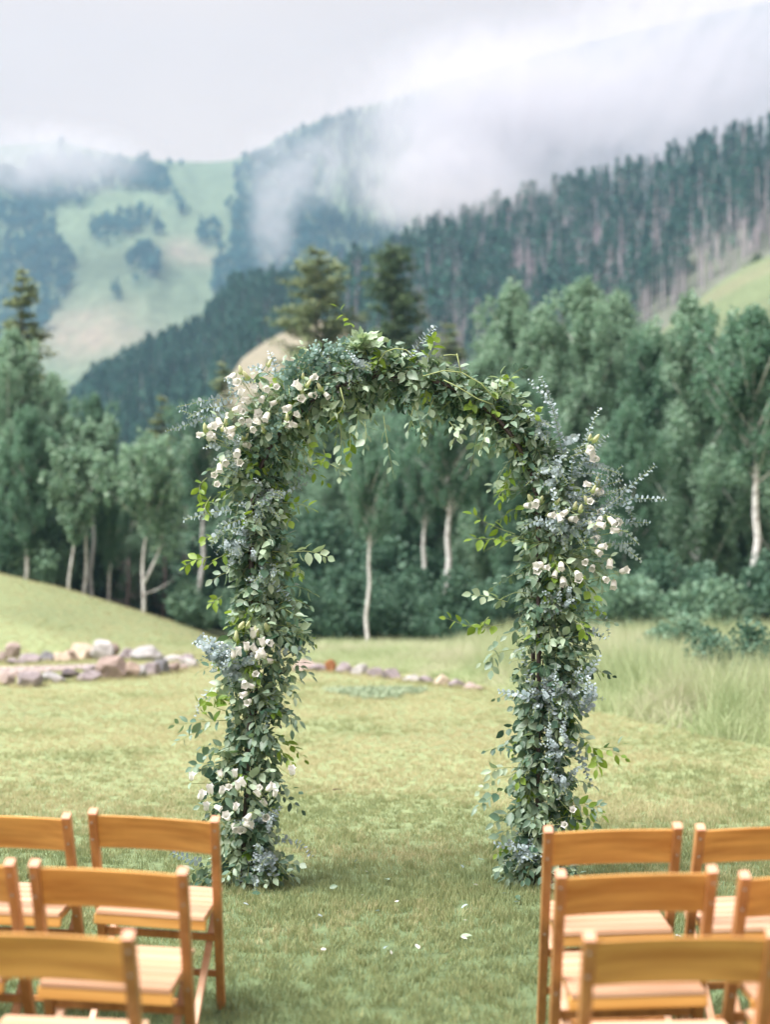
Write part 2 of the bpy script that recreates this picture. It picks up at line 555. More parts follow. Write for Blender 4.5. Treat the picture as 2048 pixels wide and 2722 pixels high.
def ground_color(x, y, z):
    px, py = to_px(x, np.maximum(y, 2), z)
    n1 = fbm(x * .35, y * .35, 31)[..., None]
    n2 = fbm(x * .06, y * .06, 32)[..., None]
    n3 = fbm(x * .012, y * .012, 33, 5)[..., None]
    yellow_tone = sstep(6, 13, y)[..., None]  # turf darker and greener near, yellower with distance
    lawn = np.array([.13, .18, .095]) * (1 - yellow_tone) + np.array([.235, .28, .15]) * yellow_tone
    lawn = lawn * (.8 + .4 * n1)
    deep_tone = ((n2 > .55) * 1.0)
    lawn = lawn * (1 - .12 * deep_tone)
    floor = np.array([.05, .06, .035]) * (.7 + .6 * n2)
    tan = np.array([.245, .225, .17]); mead = np.array([.115, .145, .085])
    kn = sstep(1370, 1450, px)[..., None]
    edge = sstep(120, 200, y)[..., None] * np.clip(sstep(420, 500, px) - sstep(800, 860, px) + sstep(1340, 1420, px), 0, 1)[..., None]
    hill = (tan * (.85 + .3 * n2)) * (1 - kn) + kn * (np.array([.15, .19, .105]) * (.85 + .3 * n1) * (1 - .45 * sstep(.45, .65, n2)) + np.array([.22, .20, .14]) * .45 * sstep(.45, .65, n2))
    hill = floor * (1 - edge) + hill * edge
    ridge = np.array([.16, .135, .15]) * (.7 + .6 * n2)
    ridge = ridge * (1 - .5 * sstep(.5, .6, n3)) + np.array([.10, .15, .07]) * .5 * sstep(.5, .6, n3)
    far = mead * np.array([1.0, 1.05, 1.15]) * (.8 + .4 * n3) * (.85 + .3 * n2)
    pk = np.exp(-(((px - 190) / 130) ** 2 + ((py - 720) / 60) ** 2)) + .9 * np.exp(-(((px - 395) / 45) ** 2 + ((py - 535) / 22) ** 2)) + .5 * np.exp(-(((px - 440) / 90) ** 2 + ((py - 560) / 18) ** 2))
    pk = .6 * np.clip(pk * (.3 + 1.2 * fbm(px * .04, py * .08, 35)), 0, 1)[..., None]
    far = far * (1 - pk) + np.array([.30, .22, .19]) * pk
    f = forest_mask(px, py)[..., None] * 1.0
    far = far * (1 - .5 * f) + np.array([.05, .085, .06]) * .5 * f
    rt = sstep(840, 960, px)[..., None]
    far = far * (1 - rt) + np.array([.065, .085, .08]) * rt
    Y = y[..., None]
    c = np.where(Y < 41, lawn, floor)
    c = np.where(Y > 100, hill, c)
    c = np.where(Y > 262, ridge, c)
    c = np.where(Y > 620, far, c)
    return c


def sheet(name, ys, label, mat, ncol=260):
    ys = np.asarray(ys, float)
    s = np.linspace(-1, 1, ncol)
    Y, Sx = np.meshgrid(ys, s, indexing='ij')
    Wd = np.maximum(30, .62 * Y)
    X = Sx * Wd
    Z = terrain(X, Y)
    C = ground_color(X, Y, Z)
    V = np.stack([X, Y, Z], -1).reshape(-1, 3)
    R = len(ys)
    i = np.arange(R - 1)[:, None] * ncol + np.arange(ncol - 1)[None]
    F = np.stack([i, i + 1, i + ncol + 1, i + ncol], -1).reshape(-1, 4)
    o = bpy.data.objects.new(name, mesh_np(name, V, F, [mat], True, None, C.reshape(-1, 3)))
    link(o); tag(o, label, None, None, 'structure')
    return o


sheet('lawn', np.concatenate([np.arange(-16, 24, .5), np.arange(24, 45.01, .3)]), 'mown yellow green lawn running from the chairs to the stones and mound', M['ground_lawn'])
sheet('hillside', np.arange(45, 262.1, 2.0), 'lower hillside behind the aspens with a bare tan knoll', M['ground_hill'])
sheet('forested_ridge', np.arange(262, 622.1, 4.0), 'ground of the dark pine covered ridge', M['ground_far'], 300)
sheet('mountain', np.arange(622, 1402, 6.0), 'far misty mountain with pale green ski meadow', M['ground_far'], 420)

# ------------------------------------------------------------------ gravel path between the stone rows
PATH = [(-60, 1455), (0, 1452), (60, 1449), (110, 1447), (160, 1444), (205, 1442), (232, 1440)]
mb = MB(); pv = []
for k, (px_, py_) in enumerate(PATH):
    c = ground_at(px_ * S, py_ * S)
    for sgn in (-1, -.4, .4, 1):
        yy = c.y + sgn * (1.25 - .13 * k)
        pv.append((c.x * yy / c.y, yy, tz(c.x * yy / c.y, yy) + .012 - (.02 if abs(sgn) == 1 else 0)))
pf = [(k * 4 + j, (k + 1) * 4 + j, (k + 1) * 4 + j + 1, k * 4 + j + 1) for k in range(len(PATH) - 1) for j in range(3)]
mb.add(pv, pf)
gp = mb.build('gravel_path', plain('gravel_dirt', (.25, .22, .18), .95, .15, 30, .35, .5))
tag(gp, 'strip of pinkish gravel between the two stone rows', None, None, 'structure')
ico_v = np.array([(0, 0, 1), (.89, 0, .45), (.28, .85, .45), (-.72, .53, .45), (-.72, -.53, .45), (.28, -.85, .45), (.72, .53, -.45), (-.28, .85, -.45), (-.89, 0, -.45), (-.28, -.85, -.45), (.72, -.53, -.45), (0, 0, -1)])
ico_f = np.array([(0, 1, 2), (0, 2, 3), (0, 3, 4), (0, 4, 5), (0, 5, 1), (1, 6, 2), (2, 7, 3), (3, 8, 4), (4, 9, 5), (5, 10, 1), (6, 7, 2), (7, 8, 3), (8, 9, 4), (9, 10, 5), (10, 6, 1), (6, 11, 7), (7, 11, 8), (8, 11, 9), (9, 11, 10), (10, 11, 6)])
N_ = 2600
tt = rng.random(N_); ss = rng.uniform(-1, 1, N_)
gx = np.interp(tt, np.linspace(0, 1, len(PATH)), [pv[k * 4 + 1][0] for k in range(len(PATH))])
gy = np.interp(tt, np.linspace(0, 1, len(PATH)), [(pv[k * 4 + 1][1] + pv[k * 4 + 2][1]) / 2 for k in range(len(PATH))]) + ss * (1.1 - .75 * tt)
gz = terrain(gx, gy) + .018
sz = rng.uniform(.014, .045, N_)
ang = rng.uniform(0, 6.28, N_)
Rm = np.zeros((N_, 3, 3)); Rm[:, 0, 0] = np.cos(ang) * sz * 1.3; Rm[:, 0, 1] = -np.sin(ang) * sz; Rm[:, 1, 0] = np.sin(ang) * sz * 1.3; Rm[:, 1, 1] = np.cos(ang) * sz; Rm[:, 2, 2] = sz * .7
V, F = scatter_np(ico_v, ico_f, Rm, np.stack([gx, gy, gz], 1))
N = Nodes('pebbles'); g = N.n('ShaderNodeNewGeometry')
M['pebble'] = N.surface(N.principled(N.ramp(g.outputs['Random Per Island'], [(0, (.18, .15, .15)), (.5, (.30, .25, .24)), (1, (.48, .43, .41))]), .9, .2).outputs[0])
o = bpy.data.objects.new('gravel', mesh_np('gravel', V, F, [M['pebble']], False)); link(o)
tag(o, 'loose pinkish grey pebbles on the path between the stone rows', 'gravel', None, 'stuff')

# ------------------------------------------------------------------ stones
def subdiv_ico(n):
    v = [Vector(p).normalized() for p in ico_v]; f = [tuple(t) for t in ico_f]
    for _ in range(n):
        mid = {}; nf = []
        def m_(a, b):
            k = (min(a, b), max(a, b))
            if k not in mid: v.append(((v[a] + v[b]) / 2).normalized()); mid[k] = len(v) - 1
            return mid[k]
        for a, b, c in f:
            x, y, z = m_(a, b), m_(b, c), m_(c, a); nf += [(a, x, z), (b, y, x), (c, z, y), (x, y, z)]
        f = nf
    return np.array([tuple(p) for p in v]), np.array(f)


ICO3 = subdiv_ico(3)


def stone_mesh(seed, rough=1.0):
    r = np.random.default_rng(seed)
    v = ICO3[0].copy()
    for k in range(13):
        n = unit(r.normal(size=3)); h = r.uniform(.55, .86)
        d = v @ n - h
        v -= np.outer(np.clip(d, 0, None), n)
    for i in range(len(v)):
        q = Vector(v[i] * 2.3) + Vector((seed * 3.1, 0, 0))
        v[i] *= 1 + .07 * rough * mnoise.noise(q) + .03 * mnoise.noise(q * 3)
    v[:, :2] /= np.abs(v[:, :2]).max(0); v[:, 2] = (v[:, 2] - v[:, 2].min()) / np.ptp(v[:, 2])
    return v


def stone_mat(name, c):
    N = Nodes(name)
    v = obj_vec(N); n = N.noise(7, 7, v, .65); n2 = N.noise(2.2, 4, v)
    col = N.ramp(n, [(.3, tuple(k * .62 for k in c)), (.55, c), (.75, tuple(min(.75, k * 1.3) for k in c))])
    col = N.mix(col, (.34, .27, .24), N.ramp(n2, [(.5, (0, 0, 0)), (.8, (.5, .5, .5))]))
    return N.surface(N.principled(col, .85, .25, N.bump(n, .5, .02)).outputs[0])


SC = {'pink': (.35, .285, .27), 'mauve': (.28, .245, .265), 'slate': (.19, .19, .215), 'cream': (.50, .42, .34),
      'tan': (.37, .29, .25), 'pale grey': (.44, .43, .44), 'grey': (.33, .325, .34), 'brown': (.30, .235, .215),
      'dark slate': (.115, .10, .115), 'rust': (.34, .15, .07)}
SM = {k: stone_mat(k.replace(' ', '_') + '_stone', v) for k, v in SC.items()}


STONES = []


def stone(xs, ybase, wpx, hpx, col, label, seed, group, depth=.85, sink=.12):
    g = ground_at(xs, ybase)
    m = g.y / FPX
    wd, ht = wpx * m / 2, hpx * m
    v = stone_mesh(seed)
    v = v * np.array([wd, wd * depth, ht * (1 + sink)]) - np.array([0, 0, ht * sink])
    o = bpy.data.objects.new('stone', mesh_np('stone', v, ICO3[1], [SM[col]], False)); link(o)
    g.y += wd * depth * .6
    STONES.append((g.x, g.y, wd, wd * depth))
    o.location = (g.x, g.y, tz(g.x, g.y) - .03)
    o.rotation_euler = (0, 0, (seed * 37 % 7 - 3) * .06)
    return tag(o, label, 'stone', group)


def z8(x, y): return .3365 * x, 1650 + .3365 * y


UP = 'stones of the upper row'; LO = 'stones of the lower row'; FA = 'stones edging the tall grass'
rows = [
    (8, 332, 56, 85, 'pink', 'greyish pink stone cut by the left photo edge in the upper row', UP),
    (92, 300, 98, 108, 'pink', 'upright pinkish grey stone perched behind a flat one at the left', UP),
    (105, 350, 128, 55, 'mauve', 'low flat mauve stone in front of the upright pinkish one', UP),
    (232, 338, 152, 70, 'mauve', 'broad flat mauve stone left of the dark slate one', UP),
    (370, 328, 118, 78, 'slate', 'blue grey slate stone with grass at its foot in the upper row', UP),
    (487, 328, 132, 70, 'cream', 'low cream stone leaning on the tan one in the upper row', UP),
    (556, 326, 112, 84, 'tan', 'small tan stone between the low cream and the big cream ones', UP),
    (640, 312, 158, 112, 'cream', 'big cream boulder touching the pale grey one', UP),
    (778, 312, 172, 134, 'pale grey', 'largest pale grey rounded boulder of the upper row', UP),
    (876, 302, 95, 104, 'brown', 'squarish brown stone right of the pale grey boulder', UP),
    (995, 314, 114, 84, 'mauve', 'rounded mauve stone left of the long grey one', UP),
    (1148, 322, 196, 106, 'grey', 'long grey boulder near the right end of the upper row', UP),
    (1278, 318, 66, 42, 'grey', 'very small grey stone right of the long grey boulder', UP),
    (1364, 332, 114, 58, 'pale grey', 'small pale stone before the last mauve one of the upper row', UP),
    (1480, 336, 114, 68, 'mauve', 'last mauve stone at the right end of the upper row', UP),
    (48, 512, 120, 88, 'pink', 'rosy pink stone at the left photo edge in the lower row', LO),
    (98, 462, 112, 62, 'pink', 'smaller rosy stone just behind the pink one of the lower row', LO),
    (206, 528, 180, 112, 'mauve', 'faceted mauve and white stone nearest to the lawn at the left', LO),
    (305, 482, 112, 46, 'tan', 'flat tan stone half sunk in grass in the lower row', LO),
    (402, 494, 160, 76, 'grey', 'smooth blue grey stone left of the dark flat slate', LO),
    (530, 456, 162, 70, 'dark slate', 'flat nearly black slate slab in the lower row', LO),
    (690, 402, 104, 48, 'mauve', 'small mauve stone lying behind the lower row on the gravel', LO),
    (690, 484, 152, 82, 'mauve', 'low mauve stone left of the big brown boulder', LO),
    (872, 468, 200, 156, 'brown', 'biggest brown boulder standing in the middle of the lower row', LO),
    (1010, 462, 134, 118, 'tan', 'pinkish tan boulder leaning on the biggest brown one', LO),
    (1096, 458, 92, 96, 'grey', 'narrow grey stone right of the pinkish tan boulder', LO),
    (1186, 436, 142, 94, 'mauve', 'rounded light mauve stone left of the tilted dark slab', LO),
    (1280, 424, 112, 104, 'slate', 'tilted dark grey slab near the right end of the lower row', LO),
    (1356, 414, 102, 78, 'brown', 'reddish brown stone right of the tilted dark slab', LO),
    (1436, 398, 84, 56, 'pink', 'last small pink stone of the lower row beside the arch', LO),
]
for k, (a, b, w_, h_, c, lab, gr) in enumerate(rows):
    xs_, ys_ = z8(a, b)
    stone(xs_, ys_, w_ * .3365 * 1.34, h_ * .3365 * 1.30, c, lab, 11 + k, gr)
far_st = [(500, 1776, 52, 26, 'pale grey', 'pale stone seen just left of the left arch leg'), (810, 1786, 66, 30, 'pink', 'long rosy stone right of the left arch leg'),
          (846, 1788, 44, 22, 'mauve', 'low mauve stone left of the small rusty one'), (880, 1789, 30, 32, 'rust', 'small rusty orange stone of the far row'),
          (916, 1791, 46, 28, 'mauve', 'mauve stone right of the rusty orange one'), (958, 1796, 50, 28, 'pale grey', 'pale stone second right of the rusty orange one'),
          (1000, 1800, 46, 24, 'mauve', 'stone left of the group of purple stones in the far row'), (1042, 1808, 56, 28, 'mauve', 'bluish purple stone left of the flat white one'),
          (1096, 1814, 56, 20, 'pale grey', 'flat whitish stone in the middle of the far row'), (1136, 1819, 46, 22, 'mauve', 'purple stone between the flat whitish and the cream one'),
          (1178, 1824, 44, 30, 'cream', 'cream rounded stone of the far row'), (1216, 1830, 44, 24, 'mauve', 'mauve stone right of the cream rounded one'),
          (1256, 1836, 56, 22, 'pink', 'last pink stone of the far row before the right arch leg')]
for k, (a, b, w_, h_, c, lab) in enumerate(far_st):
    stone(a, b, w_ * 1.12, h_ * 1.25, c, lab, 60 + k, FA)

# ------------------------------------------------------------------ grass
def blade_tuft(n, h, wd, spread, seed, lean=.5, seed_heads=0):
    r = random.Random(seed); V = []; F = []; FM = []
    for i in range(n):
        a = r.uniform(0, 6.283); rad = spread * math.sqrt(r.random())
        bx, by = rad * math.cos(a), rad * math.sin(a)
        hh = h * r.uniform(.55, 1.1); la = r.uniform(0, 6.283); ln = hh * lean * r.uniform(.2, 1)
        dx, dy = math.cos(la) * ln, math.sin(la) * ln
        fa = r.uniform(0, 3.14); wx, wy = math.cos(fa) * wd / 2, math.sin(fa) * wd / 2
        b0 = len(V)
        V += [(bx - wx, by - wy, -.004), (bx + wx, by + wy, -.004), (bx + dx * .35 - wx * .8, by + dy * .35 - wy * .8, hh * .55), (bx + dx * .35 + wx * .8, by + dy * .35 + wy * .8, hh * .55), (bx + dx, by + dy, hh)]
        F += [(b0, b0 + 1, b0 + 3), (b0, b0 + 3, b0 + 2), (b0 + 2, b0 + 3, b0 + 4)]; FM += [0, 0, 0]
        if i < seed_heads:
            tx, ty = bx + dx, by + dy; b0 = len(V); s = .014
            V += [(tx - s, ty, hh - .02), (tx + s, ty, hh - .02), (tx, ty - s, hh + .04), (tx, ty + s, hh + .04), (tx + dx * .1, ty + dy * .1, hh + .13)]
            F += [(b0, b0 + 1, b0 + 4), (b0 + 2, b0 + 3, b0 + 4), (b0, b0 + 2, b0 + 1)]; FM += [1, 1, 1]
    return np.array(V), np.array(F), FM


def instancer(name, pts, rotz, scl, sources, tilt=.12):
    """one object whose points carry a random source mesh (kept in a library collection outside the scene)"""
    col = bpy.data.collections.new(name + '_kinds')
    for s in sources: col.objects.link(s)
    me = bpy.data.meshes.new(name); me.vertices.add(len(pts)); me.vertices.foreach_set('co', np.asarray(pts, np.float32).ravel())
    a = me.attributes.new('rot', 'FLOAT_VECTOR', 'POINT')
    rv = np.zeros((len(pts), 3), np.float32); rv[:, 2] = rotz; rv[:, 0] = rng.normal(0, tilt, len(pts)); rv[:, 1] = rng.normal(0, tilt, len(pts))
    a.data.foreach_set('vector', rv.ravel())
    a = me.attributes.new('scl', 'FLOAT_VECTOR', 'POINT')
    sv = np.asarray(scl, np.float32); sv = np.repeat(sv[:, None], 3, 1) if sv.ndim == 1 else sv
    a.data.foreach_set('vector', np.ascontiguousarray(sv).ravel())
    o = bpy.data.objects.new(name, me); link(o)
    ng = bpy.data.node_groups.new(name, 'GeometryNodeTree')
    ng.interface.new_socket('Geometry', in_out='INPUT', socket_type='NodeSocketGeometry')
    ng.interface.new_socket('Geometry', in_out='OUTPUT', socket_type='NodeSocketGeometry')
    n = ng.nodes.new; L = ng.links.new
    gi = n('NodeGroupInput'); go = n('NodeGroupOutput'); ip = n('GeometryNodeInstanceOnPoints')
    ci = n('GeometryNodeCollectionInfo'); ci.inputs['Collection'].default_value = col
    ci.inputs['Separate Children'].default_value = True; ci.inputs['Reset Children'].default_value = True
    ip.inputs['Pick Instance'].default_value = True
    r_ = n('GeometryNodeInputNamedAttribute'); r_.data_type = 'FLOAT_VECTOR'; r_.inputs['Name'].default_value = 'rot'
    s_ = n('GeometryNodeInputNamedAttribute'); s_.data_type = 'FLOAT_VECTOR'; s_.inputs['Name'].default_value = 'scl'
    e2r = n('FunctionNodeEulerToRotation')
    L(gi.outputs[0], ip.inputs['Points']); L(ci.outputs[0], ip.inputs['Instance'])
    L(r_.outputs[0], e2r.inputs[0]); L(e2r.outputs[0], ip.inputs['Rotation']); L(s_.outputs[0], ip.inputs['Scale'])
    L(ip.outputs[0], go.inputs[0])
    md = o.modifiers.new('scatter', 'NODES'); md.node_group = ng
    return o


def src(name, V, F, FM, mats):
    return bpy.data.objects.new(name, mesh_np(name, V, F, mats, True, FM))


EDGE = [(-40, 27.0), (-1.9, 28.2), (-1.6, 27.9), (0.05, 24.0), (1.33, 21.4), (2.1, 18.2), (2.7, 16.6), (3.54, 13.45), (5.2, 9.2), (7, 4), (9, -8)]   # lawn / tall grass border (x, y)


def beyond_edge(x, y):
    """signed: > 0 inside the tall grass"""
    ex = np.array([p[0] for p in EDGE][2:]); ey = np.array([p[1] for p in EDGE][2:])
    yy = np.interp(x, ex, ey)
    r = y - yy
    return np.where(x < -1.6, -1.0, r) + .35 * (fbm(x * 1.3, y * 1.3, 41) - .5)


# lawn blades: dense where the photograph resolves them
P = []
for y0, y1, dens in ((2.6, 5, 520), (5, 8, 520), (8, 11, 380), (11, 15, 240), (15, 20, 150), (20, 27, 90), (27, 41, 48)):
    w0 = .30 * y1 + .4
    n = int((y1 - y0) * 2 * w0 * dens)
    x = rng.uniform(-w0, w0, n); y = rng.uniform(y0, y1, n)
    P.append(np.stack([x, y], 1))
P = np.concatenate(P)
P = P[(beyond_edge(P[:, 0], P[:, 1]) < 0)]
gd = np.abs(P[:, 1] - np.interp(P[:, 0], gx[np.argsort(gx)], (gy - ss * (1.1 - .75 * tt))[np.argsort(gx)]))
P = P[~((gd < .55) & (P[:, 0] < np.max(gx)))]
hN = fbm(P[:, 0] * .9, P[:, 1] * .9, 51)
sc_h = (.75 + .9 * np.clip(hN - .35, 0, 1)) * (1 + .30 * (1 - sstep(5.5, 9, P[:, 1]))) * (1 - .22 * sstep(9, 14, P[:, 1]))
sc_w = 1 + 1.2 * sstep(10, 30, P[:, 1])
E = []
for (gx_, gy_, rx_, ry_) in STONES:                # longer blades round the stones where the mower does not reach
    for q in range(18):
        t_ = random.uniform(2.6, 6.8); k_ = random.uniform(.98, 1.35)
        E.append((gx_ + math.cos(t_) * rx_ * k_, gy_ + math.sin(t_) * ry_ * k_))
E = np.array(E); P = np.concatenate([P, E]); nE = len(E)
sc_h = np.concatenate([sc_h, rng.uniform(1.0, 2.0, nE)]); sc_w = np.concatenate([sc_w, rng.uniform(1.2, 1.8, nE)])
pts = np.stack([P[:, 0], P[:, 1], terrain(P[:, 0], P[:, 1])], 1)
srcs = [src('lawn_tuft', *blade_tuft(15, .042, .0038, .035, s, .75), [M['grass']]) for s in range(5)]
o = instancer('grass', pts, rng.uniform(0, 6.28, len(pts)), np.stack([sc_w, sc_w, sc_h], 1), srcs, .18)
tag(o, 'short mown grass blades of the lawn under and behind the arch', 'grass', None, 'stuff')

# tall grass
n = 17000
x = rng.uniform(-2.2, 13, n); y = rng.uniform(9, 36, n)
b = beyond_edge(x, y)
k = (b > 0) & (rng.random(n) < .35 + .65 * sstep(12, 0, b)) & (np.abs(x) < .33 * y + .5)
x, y, b = x[k], y[k], b[k]
hh = .92 * (.36 + .64 * sstep(.0, 2.4, b)) * (.75 + .6 * fbm(x * .5, y * .5, 61))
hh *= .42 + .58 * sstep(.9, 3.2, x)
pts = np.stack([x, y, terrain(x, y)], 1)
srcs = [src('meadow_tuft', *blade_tuft(24, .78, .009, .13, 100 + s, .55, 0), [M['tall_grass'], M['seed_head']]) for s in range(5)]
o = instancer('tall_grass', pts, rng.uniform(0, 6.28, len(pts)), np.stack([1.1 + 0 * hh, 1.1 + 0 * hh, hh], 1), srcs, .14)
tag(o, 'tall seeding meadow grass along the right edge of the lawn', 'grass', None, 'stuff')

# pale herb patch on the lawn
g = ground_at(812 * S, 1499 * S)
n = 620
a = rng.uniform(0, 6.28, n); r_ = np.sqrt(rng.random(n)) * (.8 + .3 * np.sin(a * 3))
x = g.x + r_ * np.cos(a) * .72; y = g.y + r_ * np.sin(a) * .85
leafT = np.array([(0, 0, 0), (-.3, .5, .05), (.3, .5, .05), (0, 1, -.02)]); leafF = np.array([(0, 2, 1), (1, 2, 3)])
n5 = n * 6
X = np.repeat(x, 6) + rng.normal(0, .03, n5); Y = np.repeat(y, 6) + rng.normal(0, .03, n5)
D = rng.normal(size=(n5, 3)); D[:, 2] = np.abs(D[:, 2]) * .7
fr = frames(D, rng.normal(size=(n5, 3)) + np.array([0, 0, 1.5])) * rng.uniform(.03, .06, n5)[:, None, None]
V, F = scatter_np(leafT, leafF, fr, np.stack([X, Y, terrain(X, Y) + rng.uniform(.0, .05, n5)], 1))
o = bpy.data.objects.new('herb_patch', mesh_np('herb_patch', V, F, [M['herb']])); link(o)
tag(o, 'low silvery green patch of herbs spreading on the lawn behind the arch', 'ground cover', None, 'stuff')

# ------------------------------------------------------------------ trees
def copy_thing(root, loc, rz, scale, label=None, group=None, cat=None):
    c = root.copy(); sc.collection.objects.link(c)
    c.location = loc; c.rotation_euler = (0, 0, rz); c.scale = scale
    if label: c['label'] = label
    if group: c['group'] = group
    if cat: c['category'] = cat
    for ch in root.children:
        d = ch.copy(); sc.collection.objects.link(d); d.parent = c
    return c


def leaf_cloud(centers, radii, n, size, seed, up=.6, flat=.75, ball=.15):
    r = np.random.default_rng(seed)
    ci = r.choice(len(centers), n, p=radii ** 2 / np.sum(radii ** 2))
    d = unit(r.normal(size=(n, 3))) * (r.random(n) ** .45)[:, None]
    P = centers[ci] + d * radii[ci][:, None] * np.array([1, 1, flat])
    nr = d * ball + r.normal(size=(n, 3)) * .75 + np.array([0, 0, up])
    dr = r.normal(size=(n, 3)) + d * .5
    s = size * r.uniform(.6, 1.35, n)
    fr = frames(dr, nr) * s[:, None, None]
    T = np.array([(-.42, -.4, 0), (.42, -.4, 0), (.5, .25, .12), (0, .62, 0), (-.5, .25, .12)])
    Tf = np.array([(0, 1, 2), (0, 2, 4), (4, 2, 3)])
    return scatter_np(T, Tf, fr, P)


def aspen(h, crown_lo, crown_r, lean, seed, nleaf=9000, leaf=.12, light=False, fork=False, bare_branch=False):
    r = random.Random(seed)
    root = bpy.data.objects.new('aspen_tree', None)
    mb = MB()
    def wob(z, ph, amp): return amp * math.sin(z * 1.1 + ph) * .5 + amp * .5 * math.sin(z * 2.3 + ph * 2)
    ph = r.uniform(0, 6)
    def trunkpt(t): return Vector((lean * t * h + wob(t * h, ph, .10), wob(t * h, ph + 2, .10), t * h))
    k = 12
    r0 = .012 * h
    mb.tube([trunkpt(i / k) - Vector((0, 0, .3 if i == 0 else 0)) for i in range(k + 1)], [r0 * (1.25 if i == 0 else 1) * (1 - .85 * i / k) for i in range(k + 1)], 8)
    cen = []; rad = []
    if fork:
        b = trunkpt(.18)
        q = [b, b + Vector((.18, 0, .35)), b + Vector((.42, .05, .9)), b + Vector((.55, .05, 1.7)), b + Vector((.62, .1, h * .55))]
        mb.tube(q, [r0 * .8, r0 * .75, r0 * .65, r0 * .5, r0 * .15], 7)
        for t in (3, 4): cen.append(q[t]); rad.append(.6)
    if bare_branch:
        b = trunkpt(.12)
        mb.tube([b, b + Vector((.35, 0, .12)), b + Vector((.8, 0, .38))], [r0 * .4, r0 * .3, r0 * .12], 6)
    nb = 72
    for i in range(nb):
        t = crown_lo + (1 - crown_lo) * (i / nb) ** .9
        a = i * 2.4 + r.uniform(-.5, .5)
        tt_ = (t - crown_lo) / (1 - crown_lo); prof = 1.75 * (tt_ + .10) ** .36 * (1.03 - tt_) ** .95
        L = crown_r * prof * r.uniform(.3, 1.3)
        b = trunkpt(t); e = b + Vector((math.cos(a) * L, math.sin(a) * L, L * r.uniform(.8, 1.9)))
        mid = (b + e) / 2 + Vector((0, 0, -.05))
        mb.tube([b, mid, e], [r0 * .28 * (1.1 - t * .7), r0 * .18, .006], 5, 0, False)
        for q in range(5):
            f = .35 + .75 * q / 4 + r.uniform(-.08, .08)
            c_ = b.lerp(e, f) + Vector((r.gauss(0, .08), r.gauss(0, .08), r.gauss(.04, .08))) * crown_r
            cen.append(c_); rad.append(crown_r * r.uniform(.10, .23) * (1.15 - .5 * t))
    cen.append(trunkpt(1.0)); rad.append(crown_r * .2)
    cen.append(trunkpt(.95)); rad.append(crown_r * .27)
    V, F = leaf_cloud(np.array([tuple(c) for c in cen]), np.array(rad), nleaf, leaf, seed, .6, 2.1)
    tr = bpy.data.objects.new('trunk', mb.mesh('trunk', [M['aspen_bark']])); tr.parent = root
    cw = bpy.data.objects.new('crown', mesh_np('crown', V, F, [M['aspen_light' if light else 'aspen_leaf']])); cw.parent = root
    return root


def put(root, loc, rz, scale, label, cat, group=None):
    """links a fresh thing at its place (first use of a model) or a copy of it"""
    if root.name not in sc.collection.objects:
        sc.collection.objects.link(root)
        for c in root.children: sc.collection.objects.link(c)
        root.location = loc; root.rotation_euler = (0, 0, rz); root.scale = scale
        return tag(root, label, cat, group)
    c = copy_thing(root, loc, rz, scale)
    if 'group' in c.keys(): del c['group']
    return tag(c, label, cat, group)


def spruce(h, rb, crown_lo, seed, mat, whorl=.34, card=.3, shape=1.0, pads=False, dens=1.0):
    r = random.Random(seed)
    root = bpy.data.objects.new('spruce_tree', None)
    mb = MB()
    mb.tube([(0, 0, -.4), (0, 0, h * .5), (0, 0, h)], [.016 * h, .010 * h, .01], 7)
    C = []; Dr = []; Sz = []
    z = h * crown_lo
    while z < h * .985:
        t = (z / h - crown_lo) / (1 - crown_lo)
        L0 = rb * ((1 - t) ** shape) + .08
        if pads: L0 *= .55 + .75 * abs(math.sin(z * 1.7 + seed))
        for j in range(8):
            a = r.uniform(0, 6.283); L = L0 * r.uniform(.65, 1.15)
            rise = r.uniform(-.25, .1) + .4 * t
            d = Vector((math.cos(a), math.sin(a), rise)).normalized()
            mb.tube([(0, 0, z), tuple(Vector((0, 0, z)) + d * L)], [.02 + .01 * (1 - t), .006], 4, 0, False)
            m = max(4, int(L / card * 12 * dens))
            for q in range(m):
                f = (q + r.random()) / m
                p = Vector((0, 0, z)) + d * (L * (.18 + .85 * f)) + Vector((r.gauss(0, .09), r.gauss(0, .09), r.gauss(-.03, .05))) * (L ** .5 + .3)
                C.append(tuple(p)); Dr.append((d.x + r.gauss(0, .5), d.y + r.gauss(0, .5), -.25 + r.gauss(0, .25))); Sz.append(card * r.uniform(.6, 1.2) * (1 - .4 * t))
        z += whorl * r.uniform(.7, 1.2)
    C = np.array(C); Dr = np.array(Dr); Sz = np.array(Sz)
    T = np.array([(0, -.3, 0), (.24, .1, -.05), (-.24, .1, -.05), (0, .75, 0)]); Tf = np.array([(0, 1, 2), (1, 3, 2)])
    V, F = scatter_np(T, Tf, frames(Dr, np.random.default_rng(seed).normal(size=Dr.shape) * .4 + np.array([0, 0, 1])) * Sz[:, None, None], C)
    tr = bpy.data.objects.new('trunk', mb.mesh('trunk', [M['spruce_bark']])); tr.parent = root
    cw = bpy.data.objects.new('crown', mesh_np('crown', V, F, [mat])); cw.parent = root
    return root


# near spruces behind the aspens (photo x, top y at 1664 px wide, distance)
def top_scale(xd, ytop, d, z0=None):
    p = at(xd * S, ytop * S, d)
    g = tz(p.x, p.y) if z0 is None else z0
    return p.x, p.y, g, p.z - g


